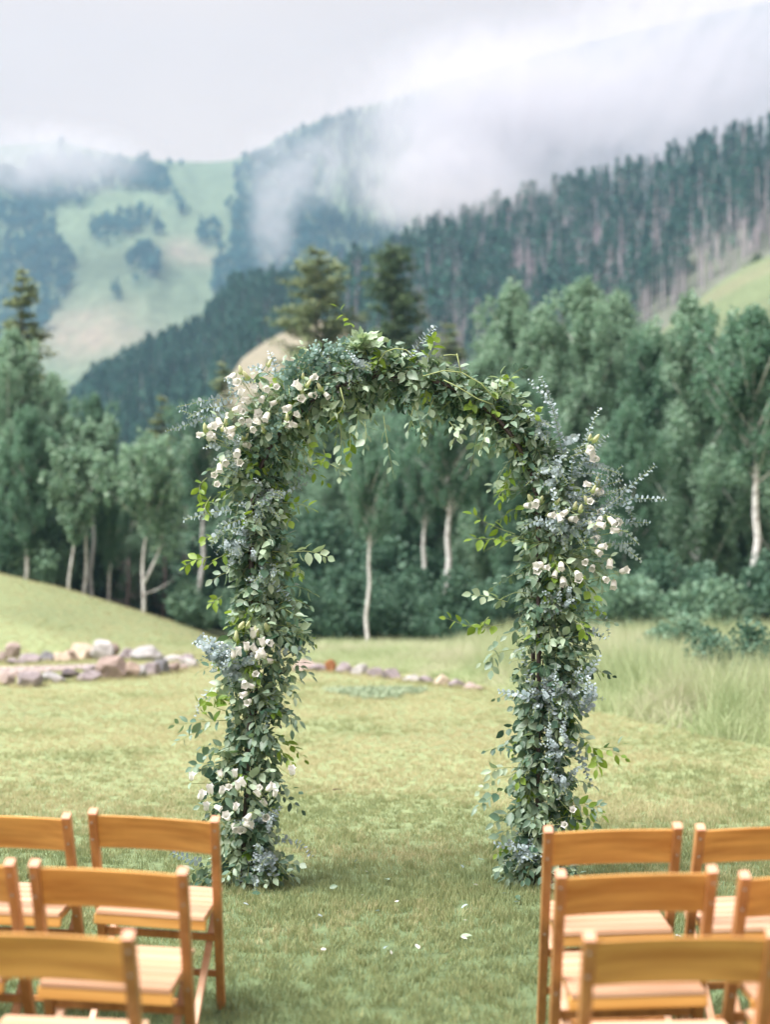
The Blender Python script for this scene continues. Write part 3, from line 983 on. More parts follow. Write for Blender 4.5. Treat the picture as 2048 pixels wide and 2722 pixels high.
for xd, yt, d, rb, lo, mat, sh, pads, seed, lab in [
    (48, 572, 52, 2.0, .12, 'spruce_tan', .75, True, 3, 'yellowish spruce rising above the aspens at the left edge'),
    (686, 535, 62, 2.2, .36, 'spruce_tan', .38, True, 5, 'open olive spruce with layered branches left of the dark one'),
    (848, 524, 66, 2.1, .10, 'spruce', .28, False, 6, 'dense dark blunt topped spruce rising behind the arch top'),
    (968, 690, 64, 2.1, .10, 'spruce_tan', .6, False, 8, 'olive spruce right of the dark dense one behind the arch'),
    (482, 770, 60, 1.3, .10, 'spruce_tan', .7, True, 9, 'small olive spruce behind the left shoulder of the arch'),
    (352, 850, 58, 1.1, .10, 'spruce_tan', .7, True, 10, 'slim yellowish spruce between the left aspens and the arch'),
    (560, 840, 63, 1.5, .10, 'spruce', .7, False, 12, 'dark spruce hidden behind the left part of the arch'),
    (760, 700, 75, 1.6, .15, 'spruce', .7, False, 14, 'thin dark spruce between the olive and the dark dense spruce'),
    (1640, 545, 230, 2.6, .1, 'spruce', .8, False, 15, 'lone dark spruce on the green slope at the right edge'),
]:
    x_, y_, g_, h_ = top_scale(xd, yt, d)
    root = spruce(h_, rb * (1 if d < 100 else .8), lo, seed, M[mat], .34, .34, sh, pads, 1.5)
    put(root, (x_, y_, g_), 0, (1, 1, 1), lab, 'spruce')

# aspens: four model trees in two leaf tones
aspen_models = [aspen(10, .20, 1.45, .02, 31, 30000, .085), aspen(10, .10, 1.5, -.02, 32, 32000, .085, True),
                aspen(10, .50, 1.25, .015, 33, 16000, .085), aspen(10, .05, 1.6, .0, 34, 32000, .085, True)]
aspens = [  # photo x of trunk, top y, distance, model, sideways scale, label
    (20, 735, 43, 3, 1.25, 'bushy aspen filling the left edge below the yellowish spruce'),
    (-70, 760, 47, 0, 1.2, 'aspen partly cut by the left photo edge'),
    (95, 830, 47, 1, 1.1, 'aspen right of the bushy one at the left edge'),
    (60, 900, 41, 0, 1.1, 'aspen low in front of the bushy one at the left edge'),
    (200, 868, 44, 2, .8, 'slender aspen with wavy white trunk left of the mound trees'),
    (238, 965, 42, 0, .7, 'small pale aspen between the wavy trunk and the forked one'),
    (435, 880, 45, 2, 1.0, 'aspen with thick straight trunk just left of the arch'),
    (340, 1000, 50, 1, .9, 'aspen behind the forked one'),
    (395, 985, 54, 0, .9, 'aspen right behind the forked one'),
    (520, 960, 55, 3, 1.0, 'aspen behind the left arch leg'),
    (600, 940, 56, 1, 1.0, 'aspen seen just inside the left arch leg'),
    (700, 1010, 50, 3, 1.0, 'low aspen inside the arch left of the white trunk'),
    (794, 960, 33.5, 2, .85, 'aspen with bright white trunk at the middle of the arch opening'),
    (865, 940, 46, 0, 1.0, 'aspen inside the arch between two pale trunks'),
    (912, 905, 43, 2, 1.0, 'aspen with faint grey trunk left of the taller pale trunk'),
    (963, 830, 37, 2, 1.15, 'tall aspen with long pale trunk right of the arch middle'),
    (1040, 800, 43, 1, 1.05, 'pale crowned aspen behind the right shoulder of the arch'),
    (1110, 642, 44, 3, .95, 'tall pale pointed aspen right of the arch top'),
    (1180, 690, 42, 1, .95, 'aspen between the two tall pointed ones right of the arch top'),
    (1278, 636, 42, 1, 1.0, 'tallest pale aspen right of the arch'),
    (1345, 660, 45, 3, .95, 'aspen right of the tallest pale one'),
    (1412, 745, 41, 0, .95, 'darker aspen in the gap between the pale tall ones and the right edge'),
    (1512, 662, 39, 1, 1.0, 'aspen with faint trunk below the green slope'),
    (1460, 760, 44, 2, 1.0, 'dark aspen left of the one below the green slope'),
    (1622, 690, 34, 2, 1.15, 'aspen with bright straight trunk near the right edge'),
    (1700, 660, 38, 3, 1.1, 'aspen cut by the right photo edge'),
    (1570, 800, 47, 0, 1.1, 'dark aspen behind the bright straight trunk'),
    (1230, 800, 50, 0, 1.1, 'dark aspen low behind the tallest pale one'),
    (1130, 850, 39, 0, 1.0, 'dark aspen just outside the right arch shoulder'),
    (1350, 900, 37, 0, 1.0, 'lower dark aspen right of the arch flowers'),
]
zz = {0: 1, 1: 1, 2: 1, 3: 1}
for k, (xd, yt, d, mi, wsc, lab) in enumerate(aspens):
    x_, y_, g_, h_ = top_scale(xd, yt, d)
    put(aspen_models[mi], (x_, y_, g_), (k * 1.7) % 6.28 if mi != 2 else (k * .9) % .8, (1.08 * wsc * h_ / 10, 1.08 * wsc * h_ / 10, h_ / 10), lab, 'aspen')
# aspens with trunks of their own on the mound edge
for xd, yt, d, cl, cr_, ln, seed, fk, bb, lab in [
    (150, 1005, 40.5, .40, .8, .10, 41, False, False, 'leaning white aspen trunk left of the wavy one on the mound'),
    (312, 985, 40.0, .48, .95, .03, 42, True, True, 'forked white aspen with a bare side branch on the mound'),
    (178, 930, 41.5, .50, .75, .07, 43, False, False, 'thin white aspen beside the leaning trunk on the mound'),
]:
    x_, y_, g_, h_ = top_scale(xd, yt, d)
    put(aspen(h_, cl, cr_, ln, seed, 6500, .11, True, fk, bb), (x_, y_, g_), 0, (1, 1, 1), lab, 'aspen')
# further aspens deeper in the wood
k = 0
for i in range(112):
    d = random.uniform(46, 80); xd = -420 + i * 23 + random.uniform(-25, 25)
    yt = np.interp(xd, [0, 100, 300, 420, 620, 950, 1100, 1300, 1500, 1700], [830, 900, 1010, 960, 930, 890, 740, 720, 740, 740]) + random.uniform(-20, 60)
    x_, y_, g_, h_ = top_scale(xd, yt, d)
    put(aspen_models[[0, 3, 1, 3][i % 4]], (x_, y_, g_), random.uniform(0, 6), (1.35 * h_ / 10,) * 2 + (h_ / 10,), 'dark aspen standing deep in the wood behind the front row of trees', 'aspen', 'aspens deep in the wood')


# shrubs
def shrub(h, r0, seed, mat, n=5000, leaf=.075):
    r = random.Random(seed); root = bpy.data.objects.new('shrub', None); mb = MB(); cen = []; rad = []
    for i in range(15):
        a = r.uniform(0, 6.28); L = r0 * r.uniform(.2, .9); z = h * r.uniform(.35, .95) * (1 - .35 * L / r0)
        e = Vector((math.cos(a) * L, math.sin(a) * L, z))
        mb.tube([(0, 0, -.1), tuple(e * .5 + Vector((0, 0, .1))), tuple(e)], [.025, .015, .005], 5, 0, False)
        cen.append(e); rad.append(r0 * r.uniform(.25, .42)); cen.append(e * .6); rad.append(r0 * .35)
    V, F = leaf_cloud(np.array([tuple(c) for c in cen]), np.array(rad), n, leaf, seed, .5, .95)
    V[:, 2] = np.maximum(V[:, 2], .02)
    tr = bpy.data.objects.new('stem', mb.mesh('stem', [M['spruce_bark']])); tr.parent = root
    cw = bpy.data.objects.new('foliage', mesh_np('foliage', V, F, [M[mat]])); cw.parent = root
    return root


sh_models = [shrub(2.2, 1.3, 71, 'shrub_leaf', 8000), shrub(1.6, 1.1, 72, 'willow_leaf', 7000), shrub(2.6, 1.1, 73, 'shrub_leaf', 8000), shrub(1.3, .9, 74, 'willow_leaf', 5000)]
for k, (xd, d, mi, s_, lab) in enumerate([
    (432, 40.5, 3, 1.05, 'rounded pale green shrub at the mound edge left of the arch'),
    (95, 41.5, 1, 1.0, 'soft green shrub on the mound crest under the left aspens'),
    (20, 42, 0, 1.1, 'dark shrub under the aspens at the left edge'),
    (640, 34, 0, .9, 'dark shrub seen just inside the left arch leg'),
    (730, 36, 2, .9, 'dark shrub left of the bright trunk in the arch opening'),
    (860, 36, 0, .9, 'dark shrub right of the bright trunk in the arch opening'),
    (935, 38, 2, 1.0, 'dark shrub left of the right arch leg'),
    (1010, 34, 0, .95, 'dark shrub just inside the right arch leg'),
    (1090, 36, 2, 1.0, 'tall dark shrub behind the right arch leg'),
    (1190, 35, 0, 1.0, 'dark shrub hidden behind the right arch leg foliage'),
    (1290, 35, 2, 1.05, 'dark shrub right of the right arch leg'),
    (1350, 33, 1, 1.2, 'pale willow shrub standing right of the arch before the dark wood'),
    (1440, 35, 0, 1.15, 'dark shrub between the willow and the bright trunk'),
    (1530, 32, 1, 1.1, 'pale willow shrub left of the bright straight trunk'),
    (1592, 18.0, 0, .52, 'dark rounded bush growing in the tall grass at the right'),
    (1690, 33, 2, 1.1, 'dark shrub at the right edge behind the tall grass'),
    (1470, 24.5, 3, .7, 'small leafy bush at the top edge of the tall grass'),
    (560, 39, 2, .9, 'dark shrub behind the left arch leg'),
    (1240, 38, 2, 1.25, 'tall dark shrub behind the flowers of the right leg'),
    (780, 44, 2, 1.3, 'dark thicket behind the bright trunk in the arch opening'),
]):
    p = at(xd * S, 1300, d)
    put(sh_models[mi], (p.x, p.y, tz(p.x, p.y)), k * 1.3, (s_,) * 3, lab, 'shrub')
for i in range(44):
    d = random.uniform(44, 60); xd = -350 + i * 54 + random.uniform(-20, 20)
    p = at(xd * S, 1300, d); s_ = random.uniform(1.2, 2.0)
    put(sh_models[[0, 2][i % 2]], (p.x, p.y, tz(p.x, p.y)), i * 1.1, (s_ * 1.3, s_ * 1.3, s_), 'dark underwood shrub in the shade between the aspen trunks', 'shrub', 'underwood shrubs between the aspens')

# bare grey dead trunks in the wood on the left
for i, (xd, yt, d) in enumerate([(255, 1130, 47), (285, 1110, 49), (372, 1120, 50), (398, 1090, 51), (215, 1140, 48), (350, 1150, 46), (272, 1170, 45), (415, 1160, 47)]):
    x_, y_, g_, h_ = top_scale(xd, yt, d)
    r = random.Random(i + 500); mb = MB(); h_ = max(h_, 2)
    mb.tube([(0, 0, -.3), (.1, 0, h_ * .5), (.05, 0, h_)], [.07, .05, .015], 6)
    for q in range(26):
        z = h_ * (.15 + .8 * q / 26); a = r.uniform(0, 6.28); L = r.uniform(.4, 1.0) * (1.2 - q / 26)
        mb.tube([(.05, 0, z), (math.cos(a) * L, math.sin(a) * L, z + r.uniform(-.2, .3))], [.014, .004], 3, 0, False)
    o = mb.build('dead_tree', M['dead_twig']); o.location = (x_, y_, g_)
    tag(o, 'bare grey dead trunk in the shade behind the mound', 'dead tree', 'bare dead trunks behind the mound')


# ------------------------------------------------------------------ ridge conifers
def conifer_arrays(kind, seed):
    """unit-height conifer: trunk and crown arrays"""
    r = np.random.default_rng(seed)
    a = np.arange(5) * 2 * math.pi / 5
    tv = np.concatenate([np.stack([np.cos(a) * rr, np.sin(a) * rr, np.full(5, z)], 1) for z, rr in ((-.04, .017), (.5, .013), (1.0, .002))])
    tf = []
    for L in range(2):
        for k_ in range(5):
            p, q = L * 5 + k_, L * 5 + (k_ + 1) % 5; tf += [(p, q, q + 5), (p, q + 5, p + 5)]
    n = {'pine': 120, 'spruce': 230, 'dead': 26}[kind]
    lo = {'pine': .52, 'spruce': .10, 'dead': .45}[kind]; rb = {'pine': .062, 'spruce': .155, 'dead': .05}[kind]
    t = r.random(n) ** (.9 if kind == 'spruce' else .8)
    z = lo + (1 - lo) * t
    prof = (1 - t) ** .8 * rb + .012 if kind != 'pine' else rb * (np.clip(1.04 - t, 0, 1) ** .7) * np.clip(t * 6 + .35, 0, 1) * 1.25 * (.7 + .5 * vnoise(t * 7, t * 0, seed))
    an = r.uniform(0, 6.28, n); rr = prof * r.uniform(.3, 1.1, n)
    C = np.stack([np.cos(an) * rr, np.sin(an) * rr, z], 1)
    D = np.stack([np.cos(an), np.sin(an), r.uniform(-.7, .1, n)], 1) + r.normal(0, .25, (n, 3))
    T = np.array([(0, -.5, 0), (.42, .1, -.08), (-.42, .1, -.08), (0, .8, 0)]); Tf = np.array([(0, 1, 2), (1, 3, 2)])
    s = {'pine': .044, 'spruce': .070, 'dead': .03}[kind] * r.uniform(.6, 1.3, n)
    cv, cf = scatter_np(T, Tf, frames(D, r.normal(size=(n, 3)) * .5 + np.array([0, 0, 1])) * s[:, None, None], C)
    return tv, np.array(tf), cv, cf


def model_from(name, kind, seed, leafmat, barkmat):
    tv, tf, cv, cf = conifer_arrays(kind, seed)
    root = bpy.data.objects.new(name, None)
    a = bpy.data.objects.new('trunk', mesh_np('trunk', tv, tf, [barkmat])); a.parent = root
    b_ = bpy.data.objects.new('crown', mesh_np('crown', cv, cf, [leafmat])); b_.parent = root
    return root, (tv, tf, cv, cf)


def rotscale(rz, s, sw):
    R = np.zeros((len(rz), 3, 3)); c, n_ = np.cos(rz), np.sin(rz)
    R[:, 0, 0] = c * s * sw; R[:, 0, 1] = -n_ * s * sw; R[:, 1, 0] = n_ * s * sw; R[:, 1, 1] = c * s * sw; R[:, 2, 2] = s
    return R


RM = [model_from('lodgepole_pine', 'pine', 1, M['ridge_needles'], M['ridge_bark']), model_from('lodgepole_pine', 'pine', 2, M['ridge_needles'], M['ridge_bark']),
      model_from('lodgepole_pine', 'dead', 3, M['dead_twig'], M['ridge_bark']),
      model_from('ridge_spruce', 'spruce', 4, M['ridge_needles'], M['ridge_bark']), model_from('ridge_spruce', 'spruce', 5, M['ridge_needles'], M['ridge_bark'])]
n = 7000
u = rng.uniform(-.42, .44, n); y = np.sqrt(rng.uniform(272 ** 2, 432 ** 2, n)); x = u * y
z = terrain(x, y); px, py = to_px(x, y, z)
right = sstep(560, 900, px + rng.normal(0, 40, n))
keep = (py > 200) & (rng.random(n) < np.where(px > 560, .80, .97)) & ~((px > 1380) & (py > 700 - (px - 1400) * .62))
keep &= py < np.interp(px, [0, 300, 500, 640, 760, 1000, 1400], [1100, 1060, 900, 860, 860, 980, 980])
x, y, z, px, py, right = (q[keep] for q in (x, y, z, px, py, right))
hh = (6.5 + 7.0 * right) * rng.uniform(.55, 1.3, len(x))
rz = rng.uniform(0, 6.28, len(x)); sw = rng.uniform(.8, 1.25, len(x))
isr = rng.random(len(x)) < right * .95
mi = np.where(isr, np.where(rng.random(len(x)) < .20, 2, rng.integers(0, 2, len(x))), 3 + rng.integers(0, 2, len(x)))
order = np.argsort(-(hh / y) - .004 * ((py < np.interp(px, [130, 500, 870, 1664], [860, 655, 555, 345]) + 40)))
indiv = {0: 0, 1: 0}
rest = []
for i in order:
    kd = 0 if isr[i] else 1
    if indiv[kd] < 290 and -20 < px[i] < 1690:
        indiv[kd] += 1
        if kd == 0:
            dead = mi[i] == 2
            put(RM[mi[i]][0], (x[i], y[i], z[i]), rz[i], (hh[i] * sw[i], hh[i] * sw[i], hh[i]),
                'grey leafless standing dead pine among the pines of the right ridge' if dead else 'tall bare stemmed pine with a tuft crown on the right ridge', 'pine', 'dead pines on the right ridge' if dead else 'pines on the right ridge')
        else:
            put(RM[mi[i]][0], (x[i], y[i], z[i]), rz[i], (hh[i] * sw[i], hh[i] * sw[i], hh[i]), 'dark pointed spruce on the slope left of the arch', 'spruce', 'spruces on the left slope of the ridge')
    else: rest.append(i)
rest = np.array(rest)
VV, FF, MM, off = [], [], [], 0
for q in range(5):
    ii = rest[mi[rest] == q]
    if not len(ii): continue
    tv, tf, cv, cf = RM[q][1]
    loc = np.stack([x[ii], y[ii], z[ii]], 1); R3 = rotscale(rz[ii], hh[ii], sw[ii])
    for (vv, ff, mm) in ((tv, tf, 1), (cv, cf, 2 if q == 2 else 0)):
        V, F = scatter_np(vv, ff, R3, loc); VV.append(V); FF.append(F + off); MM.append(np.full(len(F), mm)); off += len(V)
if VV:
    o = bpy.data.objects.new('ridge_forest', mesh_np('ridge_forest', np.concatenate(VV), np.concatenate(FF), [M['ridge_needles'], M['ridge_bark'], M['dead_twig']], True, np.concatenate(MM)))
    link(o); tag(o, 'mass of dark conifers covering the ridge behind the nearer ones', 'forest', None, 'stuff')
print('ridge trees', len(x))


# ------------------------------------------------------------------ trees of the far mountain
def far_tree_arrays(seed, conif=False):
    if conif: return conifer_arrays('spruce', seed)
    r = np.random.default_rng(seed)
    a = np.arange(4) * math.pi / 2
    tv = np.concatenate([np.stack([np.cos(a) * rr, np.sin(a) * rr, np.full(4, zz_)], 1) for zz_, rr in ((-.05, .02), (.9, .006))])
    tf = []
    for k_ in range(4):
        p, q = k_, (k_ + 1) % 4; tf += [(p, q, q + 4), (p, q + 4, p + 4)]
    cen = np.array([(0, 0, .72), (.12, .05, .6), (-.12, 0, .55), (0, .12, .5), (.05, -.12, .62), (0, 0, .88), (.1, 0, .42)]) + r.normal(0, .03, (7, 3))
    cv, cf = leaf_cloud(cen, np.array([.2, .16, .17, .16, .16, .12, .13]), 110, .10, seed)
    return tv, np.array(tf), cv, cf


def far_model(seed, conif):
    arr = far_tree_arrays(seed, conif)
    root = bpy.data.objects.new('far_spruce' if conif else 'far_aspen', None)
    a = bpy.data.objects.new('trunk', mesh_np('trunk', arr[0], arr[1], [M['aspen_bark'] if not conif else M['ridge_bark']])); a.parent = root
    b_ = bpy.data.objects.new('crown', mesh_np('crown', arr[2], arr[3], [M['far_leaf']])); b_.parent = root
    return root, arr


FM_ = [far_model(81, False), far_model(82, False), far_model(83, True)]
n = 34000
u = rng.uniform(-.42, .43, n); y = np.sqrt(rng.uniform(660 ** 2, 1205 ** 2, n)); x = u * y
z = terrain(x, y); px, py = to_px(x, y, z)
vis = py < np.interp(px, [0, 130, 300, 500, 640, 870, 1170, 1664], [900, 850, 770, 650, 590, 540, 470, 340]) + 30
m = forest_mask(px, py) & vis
dens = np.where(px > 500, .34 + .30 * (fbm(x * .01, y * .01, 71) > .5), .48) * np.where(px > 900, .5, 1)
m &= rng.random(n) < dens
x, y, z, px, py = (q[m] for q in (x, y, z, px, py))
hh = rng.uniform(6.5, 11, len(x)); rz = rng.uniform(0, 6.28, len(x)); sw = rng.uniform(.8, 1.2, len(x))
mi = np.where((rng.random(len(x)) < .30) | (px > 700), 2, rng.integers(0, 2, len(x)))
score = ((px > 160) & (px < 560) & (py > 340)) * 3.0 + (hh / y) * 60
order = np.argsort(-score); rest = []
cnt = 0
for i in order:
    if cnt < 290 and -10 < px[i] < 1680:
        cnt += 1
        put(FM_[mi[i]][0], (x[i], y[i], z[i]), rz[i], (hh[i] * sw[i], hh[i] * sw[i], hh[i]), 'bluish tree of the groves scattered over the far mountain meadow', 'tree', 'trees on the far mountain meadow')
    else: rest.append(i)
rest = np.array(rest); VV, FF, MM, off = [], [], [], 0
for q in range(3):
    ii = rest[mi[rest] == q]
    if not len(ii): continue
    tv, tf, cv, cf = FM_[q][1]
    loc = np.stack([x[ii], y[ii], z[ii]], 1); R3 = rotscale(rz[ii], hh[ii], sw[ii])
    for (vv, ff, mm) in ((tv, tf, 1), (cv, cf, 0)):
        V, F = scatter_np(vv, ff, R3, loc); VV.append(V); FF.append(F + off); MM.append(np.full(len(F), mm)); off += len(V)
o = bpy.data.objects.new('mountain_forest', mesh_np('mountain_forest', np.concatenate(VV), np.concatenate(FF), [M['far_leaf'], M['ridge_bark']], True, np.concatenate(MM)))
link(o); tag(o, 'blue green forest masses on the far misty mountain', 'forest', None, 'stuff')
print('far trees', len(x), 'tris', sum(len(f) for f in FF))

# ------------------------------------------------------------------ haze and mist
mb = MB(); mb.box((0, 700, 265), (2400, 1480, 540))
o = mb.build('haze', [], None, False)
N = Nodes('valley_haze'); pv_ = N.n('ShaderNodeVolumePrincipled')
pv_.inputs['Color'].default_value = (.43, .70, 1.0, 1); pv_.inputs['Density'].default_value = .00033
pv_.inputs['Anisotropy'].default_value = 0.0
N.l(pv_.outputs[0], N.out.inputs['Volume'])
o.data.materials.append(N.mat); tag(o, 'pale blue haze filling the valley', 'haze', None, 'stuff')


def mist(cx, cy_, rx, ry, d, dd, dens, seed, label, scale=2.2, lo=.42, hi=.75):
    """soft cloud bank: an ellipsoid of thin water vapour, centre and radii read from the photograph"""
    c = at(cx * S, cy_ * S, d)
    k = d / FPX * S
    o = bpy.data.objects.new('mist_bank', mesh_np('mist_bank', ICO3[0] * 1.04, ICO3[1], [], True)); link(o)
    o.location = c; o.scale = (rx * k, dd, ry * k)
    N = Nodes('mist'); t = N.n('ShaderNodeTexCoord')
    ln = N.n('ShaderNodeVectorMath', operation='LENGTH'); N.l(t.outputs['Object'], ln.inputs[0])
    mp_ = N.n('ShaderNodeMapping'); mp_.inputs['Location'].default_value = (seed * 3.7, seed, 0)
    mp_.inputs['Scale'].default_value = (rx / 100 * scale * .5, 1.5, ry / 100 * scale * .5)
    N.l(t.outputs['Object'], mp_.inputs[0])
    nz_ = N.noise(1.6, 6, mp_.outputs[0], .62)
    [q for q in N.nt.nodes if q.type == 'TEX_NOISE'][0].inputs['Distortion'].default_value = .6
    fall = N.n('ShaderNodeMapRange', interpolation_type='SMOOTHSTEP'); N.l(ln.outputs['Value'], fall.inputs[0])
    fall.inputs['From Min'].default_value = 1.0; fall.inputs['From Max'].default_value = .25
    nr = N.n('ShaderNodeMapRange', interpolation_type='SMOOTHSTEP'); N.l(nz_, nr.inputs[0])
    nr.inputs['From Min'].default_value = lo; nr.inputs['From Max'].default_value = hi
    mu = N.n('ShaderNodeMath', operation='MULTIPLY'); N.l(fall.outputs[0], mu.inputs[0]); N.l(nr.outputs[0], mu.inputs[1])
    m2 = N.n('ShaderNodeMath', operation='MULTIPLY'); N.l(mu.outputs[0], m2.inputs[0]); m2.inputs[1].default_value = dens
    pv_ = N.n('ShaderNodeVolumePrincipled'); pv_.inputs['Color'].default_value = (.78, .76, .81, 1)
    N.l(m2.outputs[0], pv_.inputs['Density'])
    N.l(pv_.outputs[0], N.out.inputs['Volume'])
    o.data.materials.append(N.mat)
    return tag(o, label, 'mist', 'banks of mist on the mountain', 'stuff')


mist(100, 345, 280, 85, 860, 60, .034, 1, 'mist bank lying on the left shoulder of the mountain', lo=.30, hi=.6)
mist(640, 370, 170, 120, 840, 60, .027, 2, 'ragged mist patch left of the mountain peak', lo=.36, hi=.7)
mist(590, 480, 70, 150, 800, 50, .026, 3, 'thin mist streak rising from the ridge left of centre', lo=.30, hi=.7)
mist(1220, 290, 700, 250, 740, 100, .024, 4, 'large mist bank above the pine ridge at the right', 3.0, lo=.28, hi=.66)
mist(1560, 150, 560, 270, 780, 90, .025, 5, 'mist hiding the summit slope at the top right', 3.0, lo=.24, hi=.62)
mist(1060, 250, 330, 230, 780, 80, .028, 7, 'mist bank swallowing the right flank of the peak', 2.6, lo=.24, hi=.62)
mist(960, 400, 240, 130, 700, 60, .050, 6, 'mist sinking behind the pines right of the peak', lo=.30, hi=.65)

mist(1020, 440, 330, 75, 405, 25, .045, 8, 'thin mist drifting through the pines on the ridge crest', 2.4, lo=.30, hi=.7)

# ------------------------------------------------------------------ wedding arch
ARCH_Y = 7.77
arch = empty('flower_arch', (.10, ARCH_Y, 0), 0, 'tall garden arch of dark metal covered with green vines, eucalyptus and white bellflowers', 'arch')
A0 = Vector((.10, ARCH_Y, 0))
SM_ = ARCH_Y / FPX                      # metres per photo pixel at the arch
RAD, HS = .755, 1.93
XL = at(668, 2300, ARCH_Y).x - A0.x; XR = at(1432, 2300, ARCH_Y).x - A0.x
CX = (XL + XR) / 2 + .0; RX = .5 * (XR - XL)


def hoop(yoff, r, grow=0.0):
    pts = [(CX - RX - grow - .05, yoff, -.15), (CX - RX - grow, yoff, HS * .5), (CX - RX - grow, yoff, HS)]
    for k_ in range(1, 24):
        t = math.pi * (1 - k_ / 24)
        pts.append((CX + (RX + grow) * math.cos(t), yoff, HS + (.755 + grow) * math.sin(t)))
    pts += [(CX + RX + grow, yoff, HS), (CX + RX + grow, yoff, HS * .5), (CX + RX + grow - .02, yoff, -.15)]
    return pts


for yo, gw in ((-.07, 0), (.10, -.012)):
    mb = MB(); mb.tube(hoop(yo, .013, gw), .0125, 10); mb.build('hoop', M['dark_metal'], arch)
mb = MB()
for k_ in range(9):
    zt = .25 + k_ * .21
    for sx in (CX - RX, CX + RX): mb.tube([(sx, -.07, zt), (sx, .10, zt)], .006, 6)
for k_ in range(1, 12):
    t = math.pi * k_ / 12
    mb.tube([(CX + RX * math.cos(t), -.07, HS + .755 * math.sin(t)), (CX + RX * math.cos(t), .10, HS + .755 * math.sin(t))], .006, 6)
mb.build('cross_bar', M['dark_metal'], arch)

# foliage outline along the arch: centre and half width, in photo pixels
ST = np.array([(540, 1885, 45), (542, 1830, 62), (530, 1760, 78), (525, 1700, 88), (540, 1620, 78), (548, 1540, 76), (548, 1450, 88), (562, 1380, 90),
               (562, 1300, 82), (560, 1200, 78), (562, 1120, 76), (560, 1050, 84), (560, 990, 92), (592, 915, 104), (650, 862, 98), (720, 822, 90), (800, 805, 84),
               (880, 812, 84), (960, 838, 74), (1030, 865, 56), (1090, 898, 58), (1142, 945, 66), (1172, 1010, 76), (1192, 1090, 86), (1202, 1180, 98), (1195, 1260, 92),
               (1182, 1340, 95), (1186, 1430, 98), (1190, 1510, 88), (1172, 1600, 78), (1168, 1690, 86), (1166, 1780, 76), (1155, 1850, 60), (1150, 1890, 38)], float)
STW = []
for cx, cy_, hw in ST:
    p = at(cx * S, cy_ * S, ARCH_Y) - A0
    STW.append((p.x, p.z, hw * S * SM_))
STW = np.array(STW)
seg = np.linalg.norm(np.diff(STW[:, :2], axis=0), axis=1); arc = np.concatenate([[0], np.cumsum(seg)]); TOT = arc[-1]


def station(t):
    x_ = np.interp(t, arc, STW[:, 0]); z_ = np.interp(t, arc, STW[:, 1]); w_ = np.interp(t, arc, STW[:, 2])
    e_ = .05
    tx = np.interp(t + e_, arc, STW[:, 0]) - np.interp(t - e_, arc, STW[:, 0]); tz_ = np.interp(t + e_, arc, STW[:, 1]) - np.interp(t - e_, arc, STW[:, 1])
    l_ = math.hypot(tx, tz_) + 1e-9
    return x_, z_, w_, tx / l_, tz_ / l_


leaves = []     # (pos, dir, normal, size, kind)
stems = MB()
brown = MB()


def spray(pts, nleaf, size, kind, start=.15, droop=.35, rs=random, thin=.0016):
    pts = [Vector(p) for p in pts]
    # smooth the polyline
    L = [0]
    for a, b in zip(pts, pts[1:]): L.append(L[-1] + (b - a).length)
    def P(t):
        s_ = t * L[-1]
        for i in range(len(pts) - 1):
            if s_ <= L[i + 1] or i == len(pts) - 2:
                f = (s_ - L[i]) / max(1e-6, L[i + 1] - L[i]); return pts[i].lerp(pts[i + 1], min(1, f))
    q = [P(k_ / 6) for k_ in range(7)]
    for _ in range(2): q = [q[0]] + [(q[i - 1] + q[i] * 2 + q[i + 1]) / 4 for i in range(1, 6)] + [q[-1]]
    stems.tube(q, [thin * (1.3 - .8 * k_ / 6) for k_ in range(7)], 4, 0, False)
    ph = rs.uniform(0, 6.28)
    for k_ in range(nleaf):
        t = start + (1 - start) * (k_ + .5) / nleaf
        i = min(5, int(t * 6)); p = q[i].lerp(q[i + 1], t * 6 - i); d = (q[i + 1] - q[i]).normalized()
        side = d.cross(Vector((0, -1, .35))); side = side.normalized() if side.length > .1 else Vector((1, 0, 0))
        up2 = side.cross(d)
        a = (0 if k_ % 2 else math.pi) + rs.gauss(0, .8)
        out = side * math.cos(a) + up2 * math.sin(a)
        ld = (d * rs.uniform(.3, .9) + out * rs.uniform(.6, 1.1) + Vector((0, 0, -droop * rs.uniform(.3, 1.4)))).normalized()
        if k_ == nleaf - 1: ld = (d + Vector((0, 0, -.2))).normalized()
        nn = Vector((rs.gauss(0, .55), -.45 + rs.gauss(0, .5), .75 + rs.gauss(0, .4)))
        leaves.append((p + out * .004, ld, nn, size * rs.uniform(.7, 1.2) * (1 if t < .8 else .8), kind))


